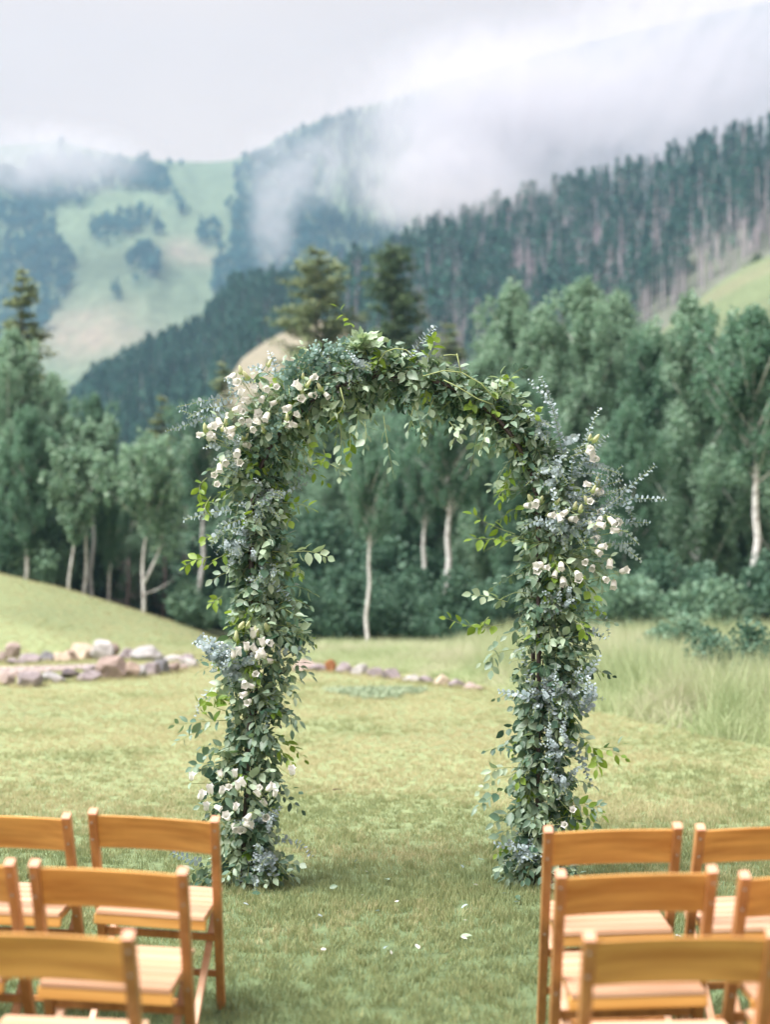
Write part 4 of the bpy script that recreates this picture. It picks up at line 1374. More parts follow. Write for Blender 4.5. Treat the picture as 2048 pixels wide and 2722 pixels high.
def euc_sprig(pts, rleaf=.017, gap=.016, mat='euc', density=1.0, taper=.5):
    """stem with pairs of round leaves set crosswise; one part with a stem below it"""
    pts = [Vector(p) for p in pts]; n = max(4, int(sum((b - a).length for a, b in zip(pts, pts[1:])) / gap))
    q = []
    tot = [0]
    for a, b in zip(pts, pts[1:]): tot.append(tot[-1] + (b - a).length)
    for k_ in range(n + 1):
        s_ = tot[-1] * k_ / n
        i = max(j for j in range(len(pts) - 1) if tot[j] <= s_ + 1e-9); f = (s_ - tot[i]) / max(1e-6, tot[i + 1] - tot[i])
        q.append(pts[i].lerp(pts[i + 1], min(1, f)))
    for _ in range(3): q = [q[0]] + [(q[i - 1] + q[i] * 2 + q[i + 1]) / 4 for i in range(1, len(q) - 1)] + [q[-1]]
    disc = np.array([(0, 0, 0), (.55, .35, .06), (1.0, 1.0, .1), (.6, 1.75, .06), (0, 2.0, 0), (-.6, 1.75, .06), (-1.0, 1.0, .1), (-.55, .35, .06)]) * np.array([.95, 1, 1])
    df = np.array([(0, 1, 7), (1, 2, 6), (1, 6, 7), (2, 3, 5), (2, 5, 6), (3, 4, 5)])
    P_, D_, N_2, S_ = [], [], [], []
    tw = random.uniform(0, 3)
    for k_ in range(1, n + 1):
        if random.random() > density: continue
        d = (q[k_] - q[k_ - 1]).normalized()
        a0 = Vector((.3, -.8, .5)).cross(d); a0.normalize(); b0 = d.cross(a0)
        th = tw + (math.pi / 2 if k_ % 2 else 0) + random.gauss(0, .25)
        for sg in (0, math.pi):
            o_ = a0 * math.cos(th + sg) + b0 * math.sin(th + sg)
            P_.append(tuple(q[k_] + o_ * .001)); D_.append(tuple(o_ + d * random.uniform(.15, .5))); N_2.append(tuple(d + Vector((random.gauss(0, .3), random.gauss(0, .3), random.gauss(0, .3)))))
            S_.append(rleaf * .5 * (1 - taper * (k_ / n) ** 2) * random.uniform(.8, 1.15) * 1.1)
    P_, D_, N_2, S_ = map(np.array, (P_, D_, N_2, S_))
    V, F = scatter_np(disc, df, frames(D_, N_2) * S_[:, None, None], P_)
    o_ = bpy.data.objects.new('eucalyptus_sprig', mesh_np('eucalyptus_sprig', V, F, [M[mat]])); link(o_, arch)
    mb_ = MB(); mb_.tube(q[::2] + ([q[-1]] if (len(q) - 1) % 2 else []), .0016, 4, 0, False)
    mb_.build('stem', M['stem'], o_)
    return o_


def ap(xs, ys, dy=0.0):
    """point near the arch, in the arch's own space; dy = nearer (-) or farther (+)"""
    return at(xs, ys, ARCH_Y + dy) - A0


# flowers -------------------------------------------------------------
def bell_mesh(seed, openness=1.0, green=False):
    r = random.Random(seed)
    prof = [(.004, 0), (.0115, .005), (.014, .014), (.0145, .030), (.0155, .042)]
    if openness < .5: prof = [(.003, 0), (.0075, .006), (.008, .018), (.006, .030), (.001, .038)]
    seg_ = 15; V = []; F = []
    for i, (rr, zz_) in enumerate(prof):
        for k_ in range(seg_):
            a = 2 * math.pi * k_ / seg_
            V.append((math.cos(a) * rr * (1 + .05 * math.cos(5 * a)), math.sin(a) * rr * (1 + .05 * math.cos(5 * a)), zz_))
    if openness >= .5:
        for k_ in range(seg_):        # flared lobes
            a = 2 * math.pi * k_ / seg_; lob = .5 + .5 * math.cos(5 * a)
            rr = .0162 + .0065 * lob * openness; V.append((math.cos(a) * rr, math.sin(a) * rr, .044 + .007 * lob - .003 * openness * lob))
    rows_ = len(V) // seg_
    for i in range(rows_ - 1):
        for k_ in range(seg_):
            a, b = i * seg_ + k_, i * seg_ + (k_ + 1) % seg_; F += [(a, b, b + seg_), (a, b + seg_, a + seg_)]
    return mesh_np('flower', V, F, [M['petal_green' if green else 'petal']])


BELL = [bell_mesh(1, 1.0), bell_mesh(2, .7), bell_mesh(3, 1.25), bell_mesh(4, .2, True)]
cv_ = []; cf_ = []
for k_ in range(5):
    a = 2 * math.pi * k_ / 5; b0 = len(cv_)
    for rr, zz_, da in ((.003, -.006, 0), (.012, .004, .4), (.012, .004, -.4), (.016, .017, 0)):
        cv_.append((math.cos(a + da) * rr, math.sin(a + da) * rr, zz_))
    cf_ += [(b0, b0 + 1, b0 + 2), (b0 + 1, b0 + 3, b0 + 2)]
CAL = mesh_np('calyx', cv_, cf_, [M['calyx']])


def flower(xs, ys, dy, bud=False, up=False, scale=1.0, ground=False):
    p = ap(xs, ys, dy)
    if ground:
        g = ground_at(xs, ys); p = g - A0; p.z += .03
    o_ = bpy.data.objects.new('flower', BELL[3] if bud else BELL[random.choice([0, 0, 1, 2])]); link(o_, arch)
    if up or bud: d = Vector((random.gauss(0, .4), -.35 + random.gauss(0, .3), .9))
    else: d = Vector((random.gauss(0, .75), -.75 + random.gauss(0, .35), random.gauss(-.25, .5)))
    d.normalize()
    o_.rotation_euler = d.to_track_quat('Z', 'Y').to_euler()
    o_.location = p - d * .02; s_ = scale * random.uniform(.85, 1.2); o_.scale = (s_,) * 3
    c_ = bpy.data.objects.new('calyx', CAL); link(c_, o_)
    # its stalk back into the garland
    b0 = p - d * .02; t_ = min(range(len(STW)), key=lambda i: (STW[i, 0] - p.x) ** 2 + (STW[i, 1] - p.z) ** 2)
    core = Vector((STW[t_, 0], 0, STW[t_, 1]))
    e = b0.lerp(core, min(1, .12 / max(.12, (core - b0).length)))
    stems.tube([b0, b0 - d * .02, e], [.0013, .0015, .0018], 4, 0, False)
    if random.random() < .5:
        leaves.append((b0 - d * .012, (-d + Vector((random.gauss(0, .8), random.gauss(0, .5), random.gauss(0, .8)))).normalized(), Vector((random.gauss(0, .5), -.5, .7)), .045, 'pale'))


FL = [(620, 999), (635, 1014), (638, 1047), (655, 1062), (710, 1032), (697, 1059), (733, 1029), (796, 1029), (828, 1050), (831, 1005), (798, 1059), (768, 1083), (792, 1104),
      (763, 1122), (783, 1130), (868, 1050), (728, 1071), (689, 1104), (647, 1092), (643, 1116), (614, 1104), (626, 1089), (662, 1128), (686, 1122), (710, 1104), (535, 1155),
      (556, 1164), (596, 1143), (617, 1140), (581, 1119), (632, 1201), (638, 1228), (596, 1225), (575, 1288), (569, 1261), (584, 1240), (617, 1155), (560, 1134), (671, 1140),
      (1567, 1202), (1587, 1220), (1566, 1288), (1594, 1312), (1402, 1344), (1465, 1370), (1504, 1362), (1521, 1380), (1600, 1357), (1574, 1393), (1595, 1395), (1589, 1430),
      (1600, 1453), (1640, 1390), (1640, 1410), (1559, 1492), (1437, 1501), (1451, 1509), (1493, 1502), (1478, 1522), (1498, 1542), (1536, 1525), (1541, 1542), (1610, 1539),
      (1623, 1494), (1428, 1335),
      (655, 1721), (677, 1727), (698, 1710), (713, 1707), (700, 1742), (686, 1745), (670, 1752), (635, 1737), (620, 1742), (718, 1757), (677, 1793), (673, 1688),
      (650, 1816), (668, 1824), (650, 1845), (661, 1865), (509, 2066), (586, 2058), (625, 2058), (777, 2052), (559, 2103), (589, 2105), (611, 2091), (632, 2091), (646, 2082),
      (692, 2094), (686, 2110), (715, 2096), (533, 2118), (731, 2110), (548, 2147), (578, 2147), (626, 2146), (604, 2173), (662, 2170), (706, 2173), (655, 2191), (647, 2207),
      (622, 2197), (703, 2135), (1523, 2154), (1504, 2192)]
for k_, (a, b) in enumerate(FL):
    if k_ < 65 and random.random() < .45: flower(a + random.uniform(-38, 38), b + random.uniform(-34, 34), random.uniform(-.25, -.12), bud=random.random() < .45, scale=1.0)
    flower(a, b, random.uniform(-.27, -.16), up=(1650 < b < 1770 or 2040 < b < 2210) and random.random() < .6)
for a, b in [(659, 1661), (683, 1680), (628, 1692), (709, 1668), (640, 1665), (716, 966), (640, 985), (655, 1000), (1570, 1162), (1584, 1168), (1590, 1282), (1560, 1330), (1530, 1345), (1545, 1352), (1625, 1385), (1580, 1300),
             (545, 1140), (600, 1120), (700, 1140), (820, 1020), (850, 1030), (805, 1040), (1410, 1325), (1440, 1330)]:
    flower(a, b, random.uniform(-.26, -.14), bud=True, scale=1.25)
for a, b in [(1433, 2351), (1476, 2369), (1474, 2298), (1520, 2292), (1550, 2297), (1619, 2295)]:
    flower(a, b, 0, ground=True)

# eucalyptus sprigs read off the photograph (photo pixels, then depth of base and tip)
EU = [[(626, 1060), (560, 1062), (470, 1082)], [(600, 1115), (520, 1105), (480, 1090)], [(610, 1100), (530, 1120), (442, 1146)], [(600, 1080), (540, 1085), (500, 1112)], [(720, 1000), (690, 975), (664, 978)],
      [(735, 1000), (729, 965), (715, 933)], [(890, 984), (850, 960), (813, 968)], [(885, 985), (860, 950), (845, 928)], [(760, 1290), (800, 1262), (842, 1240)], [(730, 1320), (780, 1300), (814, 1284)],
      [(1086, 955), (1120, 905), (1158, 868)], [(920, 985), (950, 975), (985, 985)], [(1090, 975), (1130, 955), (1180, 950)], [(1500, 1225), (1478, 1110), (1440, 1003)], [(1485, 1110), (1455, 1060), (1408, 1010)],
      [(1520, 1235), (1560, 1165), (1594, 1086)], [(1504, 1175), (1520, 1168), (1537, 1160)], [(1550, 1235), (1590, 1236), (1615, 1248)], [(1600, 1300), (1625, 1262), (1655, 1240)],
      [(1617, 1350), (1680, 1290), (1742, 1238)], [(1600, 1360), (1680, 1325), (1769, 1327)], [(1660, 1325), (1680, 1360), (1682, 1392)], [(1640, 1392), (1690, 1388), (1726, 1390)],
      [(1630, 1405), (1665, 1412), (1698, 1445)], [(1595, 1448), (1640, 1446), (1685, 1444)], [(1640, 1450), (1670, 1462), (1704, 1488)], [(1490, 1440), (1484, 1370), (1471, 1301)], [(1470, 1400), (1430, 1380), (1395, 1400)],
      [(1500, 1330), (1520, 1280), (1522, 1230)], [(1525, 1625), (1585, 1620), (1616, 1640), (1619, 1690)], [(1535, 1692), (1575, 1675), (1614, 1700)], [(1550, 1805), (1575, 1775), (1594, 1746)],
      [(1475, 1880), (1455, 1810), (1424, 1762)], [(1480, 1910), (1475, 1850), (1450, 1790)], [(1490, 1940), (1480, 1880), (1478, 1800)], [(1435, 1890), (1410, 1810), (1388, 1725)], [(1545, 1895), (1575, 1865), (1580, 1820)],
      [(1525, 1900), (1560, 1860), (1566, 1800)], [(1441, 1870), (1390, 1845), (1328, 1838)], [(1500, 1970), (1545, 2010), (1572, 2085)], [(1475, 1990), (1480, 2060), (1500, 2110)], [(1440, 2292), (1380, 2255), (1319, 2244)],
      [(1420, 2270), (1400, 2240), (1350, 2240)], [(620, 1355), (560, 1362), (490, 1382)], [(662, 1500), (664, 1560), (667, 1620)], [(698, 1370), (700, 1410), (697, 1445)], [(700, 1540), (740, 1560), (782, 1615)],
      [(725, 1740), (770, 1728), (818, 1732)], [(700, 1935), (722, 1870), (732, 1808)], [(635, 2353), (640, 2300), (646, 2238)], [(728, 2335), (715, 2290), (680, 2248)], [(720, 2238), (780, 2232), (838, 2280)],
      [(540, 2293), (500, 2283), (458, 2268)], [(640, 1380), (590, 1400), (560, 1450)], [(630, 1400), (600, 1440), (575, 1470)], [(690, 1480), (740, 1500), (770, 1490)], [(560, 1830), (530, 1870), (520, 1900)]]
for e_ in EU:
    n_ = len(e_); z0 = random.uniform(-.16, -.05); z1 = random.uniform(-.28, -.02)
    euc_sprig([ap(a, b, z0 + (z1 - z0) * i / (n_ - 1)) for i, (a, b) in enumerate(e_)], random.uniform(.025, .032), random.uniform(.014, .018))
# bunches of eucalyptus (centre x, y, radius, count, leaf)
for cx, cy_, r_, n_, lf, mt in [(632, 1460, 42, 9, .018, 'euc'), (695, 1330, 55, 12, .018, 'euc'), (710, 1520, 45, 9, .018, 'euc'), (575, 1736, 48, 14, .025, 'euc'), (620, 1775, 52, 13, .024, 'euc'), (660, 1420, 50, 8, .017, 'euc'),
                                (940, 985, 40, 9, .018, 'euc'), (1480, 1260, 45, 10, .022, 'euc'), (1500, 1400, 55, 12, .022, 'euc'), (1560, 1400, 50, 8, .018, 'euc'), (1470, 1860, 60, 14, .018, 'euc'), (1530, 1850, 50, 9, .018, 'euc'),
                                (1480, 1990, 50, 10, .018, 'euc'), (1440, 1130, 45, 7, .018, 'euc'), (690, 2190, 45, 8, .019, 'euc'), (700, 2290, 50, 7, .020, 'euc'), (1400, 2260, 45, 7, .020, 'euc'), (1490, 1620, 50, 8, .018, 'euc'),
                                (780, 990, 45, 8, .030, 'euc_dollar'), (840, 960, 55, 10, .030, 'euc_dollar'), (730, 1150, 60, 8, .030, 'euc_dollar'), (900, 950, 45, 7, .028, 'euc_dollar'), (620, 1020, 40, 4, .02, 'euc'),
                                (620, 1180, 55, 7, .02, 'euc'), (1500, 2080, 45, 6, .018, 'euc')]:
    for _ in range(n_):
        a = random.uniform(0, 6.28); rr = r_ * random.uniform(.5, 1.25)
        ox, oy = random.gauss(0, r_ * .35), random.gauss(0, r_ * .35)
        dz = random.uniform(-.24, -.12)
        euc_sprig([ap(cx + ox, cy_ + oy, -.08), ap(cx + ox + math.cos(a) * rr * .5, cy_ + oy + math.sin(a) * rr * .5 - 6, dz), ap(cx + ox + math.cos(a) * rr, cy_ + oy + math.sin(a) * rr, dz - .03)], lf, lf * .75, mt)

# leafy sprays read off the photograph: points, leaves, size, kind
GS = [([(1370, 1440), (1310, 1432), (1250, 1432)], 9, .055, 'lime'), ([(1370, 1420), (1300, 1395), (1250, 1362)], 9, .050, 'lime'), ([(1360, 1231), (1345, 1290), (1330, 1340)], 9, .050, 'lime'), ([(1360, 1300), (1335, 1300), (1322, 1330)], 6, .048, 'lime'),
      ([(1340, 1660), (1260, 1672), (1180, 1640)], 11, .056, 'lime'), ([(1350, 1600), (1300, 1585), (1248, 1580)], 8, .056, 'pale'), ([(1300, 1640), (1285, 1655), (1275, 1675)], 5, .05, 'lime'), ([(1325, 1690), (1312, 1730), (1308, 1788)], 8, .052, 'green'),
      ([(1530, 1990), (1600, 1985), (1670, 2018)], 10, .050, 'lime'), ([(1600, 1988), (1640, 1985), (1665, 1972)], 4, .042, 'green'), ([(1590, 1990), (1592, 2025), (1588, 2050)], 6, .05, 'lime'),
      ([(1020, 1105), (1030, 1180), (1047, 1265)], 9, .052, 'green'), ([(906, 1120), (908, 1190), (904, 1275)], 10, .052, 'pale'), ([(930, 1140), (932, 1180), (930, 1232)], 7, .05, 'lime'), ([(970, 1120), (975, 1150), (968, 1200)], 6, .05, 'green'),
      ([(1272, 1150), (1262, 1200), (1250, 1250)], 7, .05, 'green'), ([(1290, 1130), (1285, 1170), (1280, 1200)], 6, .05, 'pale'), ([(1195, 1120), (1210, 1140), (1222, 1165)], 6, .055, 'pale'), ([(1100, 1080), (1090, 1120), (1085, 1150)], 6, .05, 'green'),
      ([(1140, 960), (1150, 920), (1155, 895)], 7, .060, 'lime'), ([(1320, 1060), (1325, 1020), (1335, 990)], 9, .050, 'pale'), ([(1320, 1060), (1350, 1035), (1372, 1040)], 8, .050, 'pale'), ([(1300, 1050), (1340, 1020), (1365, 1005)], 7, .05, 'lime'),
      ([(870, 1230), (900, 1245), (925, 1255)], 6, .045, 'green'), ([(860, 1195), (870, 1225), (840, 1232)], 5, .045, 'lime'), ([(750, 1336), (790, 1335), (832, 1354)], 8, .055, 'lime'), ([(770, 1468), (820, 1462), (876, 1482)], 9, .058, 'pale'),
      ([(740, 1500), (790, 1520), (800, 1535)], 6, .05, 'lime'), ([(560, 1480), (520, 1486), (486, 1508)], 9, .050, 'lime'), ([(580, 1440), (555, 1420), (540, 1440)], 5, .045, 'lime'), ([(590, 1585), (575, 1595), (560, 1606)], 6, .045, 'lime'),
      ([(770, 1660), (810, 1680), (826, 1696)], 7, .056, 'pale'), ([(760, 1620), (790, 1640), (808, 1648)], 6, .05, 'green'), ([(600, 1915), (530, 1918), (458, 1928)], 11, .056, 'green'), ([(600, 1890), (560, 1878), (585, 1855)], 5, .058, 'lime'),
      ([(560, 1910), (530, 1885), (524, 1858)], 5, .050, 'lime'), ([(560, 1930), (510, 1950), (466, 1976)], 9, .045, 'green'), ([(725, 1985), (760, 2005), (778, 2030)], 7, .050, 'lime'), ([(730, 1900), (770, 1895), (778, 1945)], 8, .05, 'green'),
      ([(740, 1800), (775, 1830), (785, 1860)], 6, .048, 'pale'), ([(560, 2030), (520, 2030), (505, 2050)], 7, .055, 'green'), ([(550, 1270), (525, 1290), (535, 1330)], 8, .055, 'lime'), ([(560, 1320), (540, 1350), (550, 1370)], 6, .05, 'lime'),
      ([(1330, 2100), (1290, 2130), (1265, 2150)], 7, .058, 'green'), ([(1360, 2040), (1320, 2040), (1300, 2060)], 7, .058, 'pale'), ([(1370, 2150), (1330, 2180), (1310, 2190)], 6, .058, 'green'), ([(1545, 2130), (1580, 2150), (1600, 2140)], 7, .055, 'green'),
      ([(1550, 2160), (1575, 2180), (1580, 2200)], 6, .052, 'green'), ([(1360, 2200), (1330, 2220), (1320, 2245)], 6, .05, 'green'), ([(560, 2300), (520, 2310), (500, 2330)], 9, .055, 'green'), ([(600, 2320), (540, 2340), (510, 2350)], 8, .055, 'green'),
      ([(730, 2300), (770, 2290), (800, 2300)], 7, .05, 'green'), ([(1430, 2340), (1380, 2330), (1340, 2335)], 8, .055, 'green'), ([(1570, 1490), (1600, 1520), (1600, 1560)], 7, .05, 'green'), ([(1560, 1560), (1590, 1580), (1600, 1600)], 6, .05, 'pale'),
      ([(1530, 1650), (1550, 1660), (1560, 1690)], 6, .055, 'lime'), ([(1540, 1720), (1565, 1740), (1575, 1760)], 7, .05, 'pale'), ([(790, 1180), (810, 1195), (820, 1215)], 5, .06, 'pale'), ([(850, 1080), (880, 1090), (890, 1100)], 5, .06, 'pale'),
      ([(1390, 1090), (1370, 1110), (1350, 1130)], 6, .058, 'green'), ([(1400, 1120), (1420, 1100), (1430, 1090)], 6, .055, 'lime')]
for pts_, n_, s_, kd in GS:
    z0 = random.uniform(-.16, -.04)
    spray([ap(a, b, z0 - .03 * i) for i, (a, b) in enumerate(pts_)], n_, s_ * 1.12, kd, .1)
# the bright tuft of large pale leaves on top
for _ in range(14):
    a = random.uniform(.1, 3.0)
    spray([ap(975, 965, -.08), ap(975 + 28 * math.cos(a), 940 - 26 * math.sin(a), -.12), ap(975 + 58 * math.cos(a), 935 - 50 * math.sin(a), random.uniform(-.2, -.02))], 5, .074, 'pale', .3, .2)
# arching bare canes
for pl in ([(1125, 1000), (1180, 985), (1228, 990), (1280, 1020), (1320, 1065)], [(1008, 960), (1025, 935), (1053, 926), (1080, 930), (1100, 950)], [(1215, 940), (1222, 970), (1226, 990)], [(1180, 945), (1200, 943), (1220, 945)],
           [(1180, 1010), (1220, 1030), (1270, 1060), (1310, 1075)], [(870, 1125), (885, 1110), (905, 1095), (915, 1070), (905, 1030)]):
    stems.tube([ap(a, b, -.2) for a, b in pl], .0032, 6)

# body of the garland: sprays growing out of the core all round
NB = 980
for i in range(NB):
    t = TOT * (i + random.random()) / NB
    x_, z_, w_, tx, tz_ = station(t)
    phi = random.uniform(0, 6.283) if random.random() < .45 else random.uniform(3.3, 6.1)      # more of them towards the viewer
    ca, sa = math.cos(phi), math.sin(phi)
    nx, nz_ = -tz_, tx                                  # in-plane normal
    along = random.gauss(0, .10)
    reach = w_ * random.uniform(.70, 1.02) * (.66 + .72 * float(vnoise(t * 5.5, phi * .9, 77)))
    s0 = Vector((x_ + nx * ca * w_ * .1, random.uniform(-.05, .05), z_ + nz_ * ca * w_ * .1))
    e = Vector((x_ + nx * ca * reach + tx * along, sa * (reach * .75 + .05), z_ + nz_ * ca * reach + tz_ * along - abs(ca) * .03))
    if e.z < .03: e.z = .03 + random.random() * .03
    mid = s0.lerp(e, .55) + Vector((0, 0, .03)) + Vector((random.gauss(0, .02), random.gauss(0, .02), random.gauss(0, .02)))
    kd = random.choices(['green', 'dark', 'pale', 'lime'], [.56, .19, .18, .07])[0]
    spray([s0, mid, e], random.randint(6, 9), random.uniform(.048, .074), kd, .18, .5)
# loose ends: longer sprays that leave the outline, and foliage spreading over the grass at both feet
for i in range(78):
    t = TOT * (i + random.random()) / 78
    x_, z_, w_, tx, tz_ = station(t)
    sg = random.choice([-1, 1]); nx, nz_ = -tz_ * sg, tx * sg
    reach = w_ * random.uniform(1.15, 1.6); up_ = random.uniform(-.08, .10)
    a0 = Vector((x_ + nx * w_ * .4, random.uniform(-.12, .02), z_ + nz_ * w_ * .4))
    e = Vector((x_ + nx * reach + tx * random.gauss(0, .08), random.uniform(-.22, .08), max(.04, z_ + nz_ * reach + up_ - .05)))
    spray([a0, a0.lerp(e, .5) + Vector((0, 0, .05)), e], random.randint(6, 9), random.uniform(.044, .060), random.choice(['green', 'green', 'pale', 'lime', 'dark']), .2, .55)
for bx, n_ in ((XL, 26), (XR, 20)):
    for i in range(n_):
        a = random.uniform(2.6, 6.8); L_ = random.uniform(.14, .32)
        a0 = Vector((bx, -.02, random.uniform(.06, .22))); e = Vector((bx + math.cos(a) * L_, math.sin(a) * L_ * .9, random.uniform(.03, .09)))
        spray([a0, a0.lerp(e, .5) + Vector((0, 0, .05)), e], 8, random.uniform(.046, .062), random.choice(['green', 'green', 'dark', 'pale']), .15, .3)
for i in range(16):                       # more long eucalyptus wands fanning out of the right shoulder
    a = random.uniform(-.5, 1.35); L_ = random.uniform(70, 150); bx, by = 1530 + random.uniform(-30, 50), 1330 + random.uniform(-110, 120)
    euc_sprig([ap(bx, by, -.1), ap(bx + math.cos(a) * L_ * .5, by - math.sin(a) * L_ * .5 - 5, -.16), ap(bx + math.cos(a) * L_, by - math.sin(a) * L_, -.2)], .026, .016)
# dense fill near the core, mostly dark leaves that paint in its shade
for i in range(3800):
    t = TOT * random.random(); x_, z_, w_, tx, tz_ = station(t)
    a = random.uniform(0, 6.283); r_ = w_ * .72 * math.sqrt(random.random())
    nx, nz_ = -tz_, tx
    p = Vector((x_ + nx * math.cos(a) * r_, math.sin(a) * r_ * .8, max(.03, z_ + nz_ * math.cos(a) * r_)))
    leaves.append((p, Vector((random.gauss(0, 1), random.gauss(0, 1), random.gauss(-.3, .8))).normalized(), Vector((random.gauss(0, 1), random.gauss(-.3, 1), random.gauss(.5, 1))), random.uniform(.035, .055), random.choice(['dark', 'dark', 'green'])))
# woody vine twisting up inside
for off_ in (0, 3.1):
    q = []
    for k_ in range(90):
        t = TOT * k_ / 89; x_, z_, w_, tx, tz_ = station(t)
        a = k_ * .55 + off_; q.append((x_ - tz_ * .035 * math.cos(a), .05 * math.sin(a), max(.0, z_ + tx * .035 * math.cos(a))))
    brown.tube(q, .004, 5)
o = brown.build('vine', M['stem_brown'], arch)
o = stems.build('leaf_stalks', M['stem'], arch); o['kind'] = 'stuff'

# leaf shape: pointed oval folded along the midrib, tip bent down
def leaf_shape(wf, bend):
    rows_ = [(.0, .0), (.22, .34), (.5, .44), (.78, .26), (1.0, .0)]
    V = [(0, 0, 0)]
    for t, hw in rows_[1:4]:
        zb = -bend * t * t
        V += [(-hw * wf, t, zb + .07), (0, t, zb), (hw * wf, t, zb + .07)]
    V.append((0, 1, -bend))
    F = [(0, 2, 1), (0, 3, 2)]
    for k_ in range(2):
        a = 1 + k_ * 3
        F += [(a, a + 1, a + 4), (a, a + 4, a + 3), (a + 1, a + 2, a + 5), (a + 1, a + 5, a + 4)]
    F += [(7, 8, 10), (8, 9, 10)]
    return np.array(V, float), np.array(F)


SHP = [leaf_shape(.70, .10), leaf_shape(.54, .28), leaf_shape(.88, -.06), leaf_shape(.62, .18)]
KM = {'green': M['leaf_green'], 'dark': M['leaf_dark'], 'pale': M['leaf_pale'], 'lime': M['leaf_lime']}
LM = {(s_, k_): mesh_np('leaf', SHP[s_][0], SHP[s_][1], [KM[k_]]) for s_ in range(4) for k_ in KM}
for L_ in range(len(leaves)): leaves[L_] = leaves[L_] + (random.randrange(4),)
core_d = []
for p, d, nn, s_, kd, sh in leaves:
    j = np.argmin((STW[:, 0] - p.x) ** 2 + (STW[:, 1] - p.z) ** 2)
    core_d.append(math.hypot(STW[j, 0] - p.x, STW[j, 1] - p.z) / STW[j, 2])
score = [-(L_[0].y) * 2 + L_[3] * 8 + min(cd, 2) * .25 for L_, cd in zip(leaves, core_d)]
pick = set(np.argsort(score)[::-1][:296].tolist())
grp = {}
for i, (p, d, nn, s_, kd, sh) in enumerate(leaves):
    fr = frames(np.array([tuple(d)]), np.array([tuple(nn)]))[0] * s_
    if i in pick:
        o_ = bpy.data.objects.new('leaf', LM[(sh, kd)]); link(o_, arch)
        m4 = Matrix([[*fr[0], p.x], [*fr[1], p.y], [*fr[2], p.z], [0, 0, 0, 1]])
        o_.matrix_local = m4
    else: grp.setdefault((sh, kd), []).append((fr, tuple(p)))
kl = list(KM); VV, FF, MM, off = [], [], [], 0
for (sh, kd), L_ in grp.items():
    V, F = scatter_np(SHP[sh][0], SHP[sh][1], np.array([q[0] for q in L_]), np.array([q[1] for q in L_]))
    VV.append(V); FF.append(F + off); MM.append(np.full(len(F), kl.index(kd))); off += len(V)
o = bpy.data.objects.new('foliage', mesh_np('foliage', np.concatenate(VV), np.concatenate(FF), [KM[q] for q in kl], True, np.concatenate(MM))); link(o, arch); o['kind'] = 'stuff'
print('leaves', len(leaves))

# ------------------------------------------------------------------ chairs
def bevel(o, wd=.003):
    m = o.modifiers.new('bevel', 'BEVEL'); m.width = wd; m.segments = 2; m.limit_method = 'ANGLE'; m.harden_normals = False
    return o


def make_chair():
    root = bpy.data.objects.new('folding_chair', None)
    def add(mb, name, mat, parent=root, bw=.003):
        o_ = bpy.data.objects.new(name, mb.mesh(name, [M[mat]] if isinstance(mat, str) else mat, False)); o_.parent = parent; bevel(o_, bw); return o_
    W = .2175
    for s_ in (-1, 1):
        mb = MB(); mb.bar((s_ * W, 0, .795), (s_ * W, .435, 0), .030, .034)
        o_ = add(mb, 'stile', 'wood_z')
        mb = MB(); mb.bar((s_ * W, -.0018, .7985), (s_ * W, -.0003, .7958), .029, .033)
        add(mb, 'end_cap', 'endgrain_lit', o_, .001)
        mb = MB()
        for zz_ in (.765, .70, .41):
            yy = .435 * (1 - zz_ / .795)
            mb.tube([(s_ * (W + .002), yy - .0185, zz_ - .008), (s_ * (W + .002), yy - .0215, zz_ - .0095)], .004, 8)
        add(mb, 'bolt', 'steel', o_, .0005)
        mb = MB(); mb.bar((s_ * (W - .036), .395, .425), (s_ * (W - .036), -.015, 0), .024, .030)
        add(mb, 'leg', 'wood_seat')
    # curved back board between the stiles
    mb = MB(); n_ = 12; V = []
    for i in range(n_ + 1):
        t = -1 + 2 * i / n_; x_ = t * (W - .0155); c_ = .020 * (1 - t * t)
        for (zt, lean) in ((.783, .0), (.66, .067)):
            for dy in (-.009, .009): V.append((x_, lean + c_ + dy + .008, zt))
    F = []
    for i in range(n_):
        a = i * 4; b = a + 4
        F += [(a, a + 2, b + 2, b), (a + 1, b + 1, b + 3, a + 3), (a, b, b + 1, a + 1), (a + 2, a + 3, b + 3, b + 2)]
    F += [(0, 1, 3, 2), (n_ * 4, n_ * 4 + 2, n_ * 4 + 3, n_ * 4 + 1)]
    mb.add(V, F); add(mb, 'backrest', 'wood_x')
    # seat: side rails, back rail and slats
    mb = MB()
    for s_ in (-1, 1): mb.bar((s_ * .178, .052, .418), (s_ * .178, .43, .432), .022, .026)
    mb.bar((-.20, .052, .4125), (.20, .052, .4125), .036, .022, 0, (0, 0, 1)); mb.bar((-.189, .43, .430), (.189, .43, .430), .030, .020, 0, (0, 0, 1))
    seat = add(mb, 'seat', 'wood_x')
    for k_ in range(6):
        y0 = .040 + k_ * .068; z0 = .4385 + k_ * .0026
        mb = MB(); mb.bar((-.194, y0 + .032, z0), (.194, y0 + .032, z0), .0145, .0674, 0, (0, 0, 1)); add(mb, 'slat', 'wood_seat', seat, .002)
    for (yy, zz_, xx, r_) in ((.26, .32, W - .014, .011), (.345, .165, W - .014, .010), (.105, .125, W - .047, .009)):
        mb = MB(); mb.bar((-xx, yy, zz_), (xx, yy, zz_), r_ * 2.4, r_ * 1.5, 0, (0, 0, 1)); add(mb, 'stretcher', 'wood_z')
    return root


def copy_tree(o, parent=None):
    c = o.copy(); sc.collection.objects.link(c)
    if parent is not None: c.parent = parent
    for ch in o.children: copy_tree(ch, c)
    return c


def link_tree(o):
    sc.collection.objects.link(o)
    for ch in o.children: link_tree(ch)


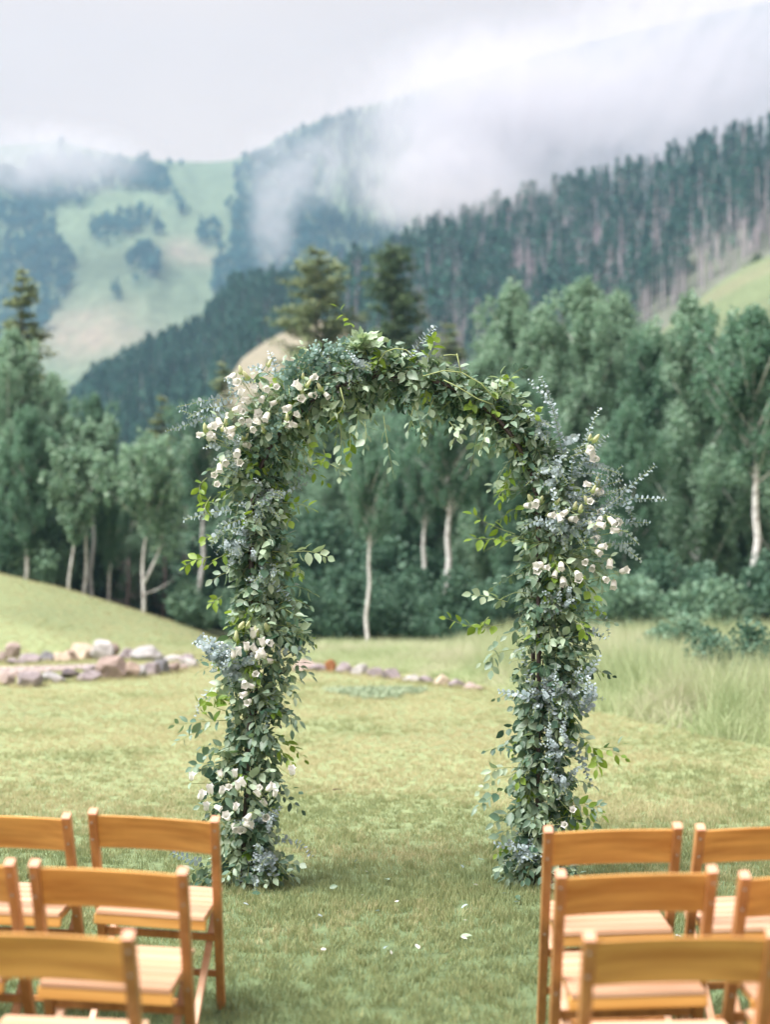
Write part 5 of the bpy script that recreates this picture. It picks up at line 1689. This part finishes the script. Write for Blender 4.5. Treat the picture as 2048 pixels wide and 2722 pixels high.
chair = make_chair()
link_tree(chair)
CH = [  # centre of the back (x, y), yaw, sideways tilt on the soft lawn, label
    (-.815, 5.19, .05, .055, 'front row wooden chair beside the aisle on the left, its whole right side seen'),
    (-1.345, 5.22, .04, .030, 'front row wooden chair at the left edge, its back cut by the photo'),
    (-.805, 4.29, .04, .045, 'middle row wooden chair beside the aisle on the left'),
    (-1.335, 4.40, .04, .030, 'middle row wooden chair at the left edge, only its right stile and seat seen'),
    (-.830, 3.53, .03, .030, 'wooden chair nearest to the camera on the left'),
    (.765, 4.94, -.01, -.028, 'front row wooden chair beside the aisle on the right, deep orange back'),
    (1.285, 4.99, -.03, -.030, 'front row wooden chair at the right edge, its back cut by the photo'),
    (.721, 4.225, -.01, -.028, 'middle row wooden chair beside the aisle on the right'),
    (1.243, 4.21, -.02, -.028, 'middle row wooden chair at the right edge, its left part seen'),
    (.702, 3.50, .0, -.018, 'wooden chair nearest to the camera on the right, with a knot in its back board'),
    (1.185, 3.62, -.02, -.02, 'wooden chair beyond the nearest right one, barely entering the lower right corner'),
    (-1.33, 3.66, .04, .02, 'wooden chair beyond the nearest left one at the lower left corner'),
]
for k_, (x_, y_, a, ro, lab) in enumerate(CH):
    c = chair if k_ == 0 else copy_tree(chair)
    c.location = (x_ - .8 * ro, y_, 0); c.rotation_euler = (0, ro, -a)
    tag(c, lab, 'chair', 'wooden folding chairs facing the arch')

# ------------------------------------------------------------------ fallen petals and leaves
def small(name, xs, ys, size, mat, label, cat, group, kind_=0):
    g_ = ground_at(xs, ys); sh = SHP[2 if kind_ == 0 else 0]
    o_ = bpy.data.objects.new(name, mesh_np(name, (sh[0] - np.array([0, .5, 0])) * size, sh[1], [mat])); link(o_)
    o_.location = (g_.x, g_.y, g_.z + .036); o_.rotation_euler = (random.gauss(0, .35), random.gauss(0, .35), random.uniform(0, 6.28))
    return tag(o_, label, cat, group)


for a, b in [(1055, 2420), (1235, 2517), (1040, 2562), (1265, 2372), (1237, 2468), (1110, 2540), (975, 2337), (963, 2400), (860, 2552), (1828, 2420)]:
    small('fallen_petal', a, b, random.uniform(.020, .034), M['petal'], 'white petal lying on the grass between the two groups of chairs', 'petal', 'petals fallen on the lawn')
for a, b, s_, mt in [(1195, 2585, .05, 'leaf_green'), (887, 2378, .045, 'leaf_green'), (1281, 2305, .05, 'leaf_green'), (1378, 2405, .045, 'leaf_dark'), (682, 2398, .05, 'leaf_dark'), (1028, 2540, .05, 'euc'), (1240, 2515, .055, 'leaf_pale'), (1030, 2360, .05, 'leaf_green'),
                     (1235, 2430, .04, 'euc'), (1375, 2417, .04, 'euc'), (1230, 2322, .035, 'euc'), (654, 2425, .03, 'euc'), (946, 2310, .03, 'euc'), (1003, 2445, .035, 'euc'), (852, 2460, .035, 'euc'), (1805, 2510, .03, 'euc'), (1340, 2395, .03, 'euc')]:
    small('fallen_leaf', a, b, s_, M[mt], 'silver eucalyptus leaf dropped on the grass' if mt == 'euc' else 'green leaf dropped on the grass', 'leaf', 'silver leaves fallen on the lawn' if mt == 'euc' else 'green leaves fallen on the lawn', 1)
g_ = ground_at(896, 2115)
mb = MB(); mb.tube([(-.03, 0, .04), (0, .004, .046), (.035, -.003, .041)], [.006, .004, .002], 6)
o = mb.build('twig', M['stem_brown']); o.location = g_
tag(o, 'short dark twig lying on the lawn right of the left arch leg', 'twig')
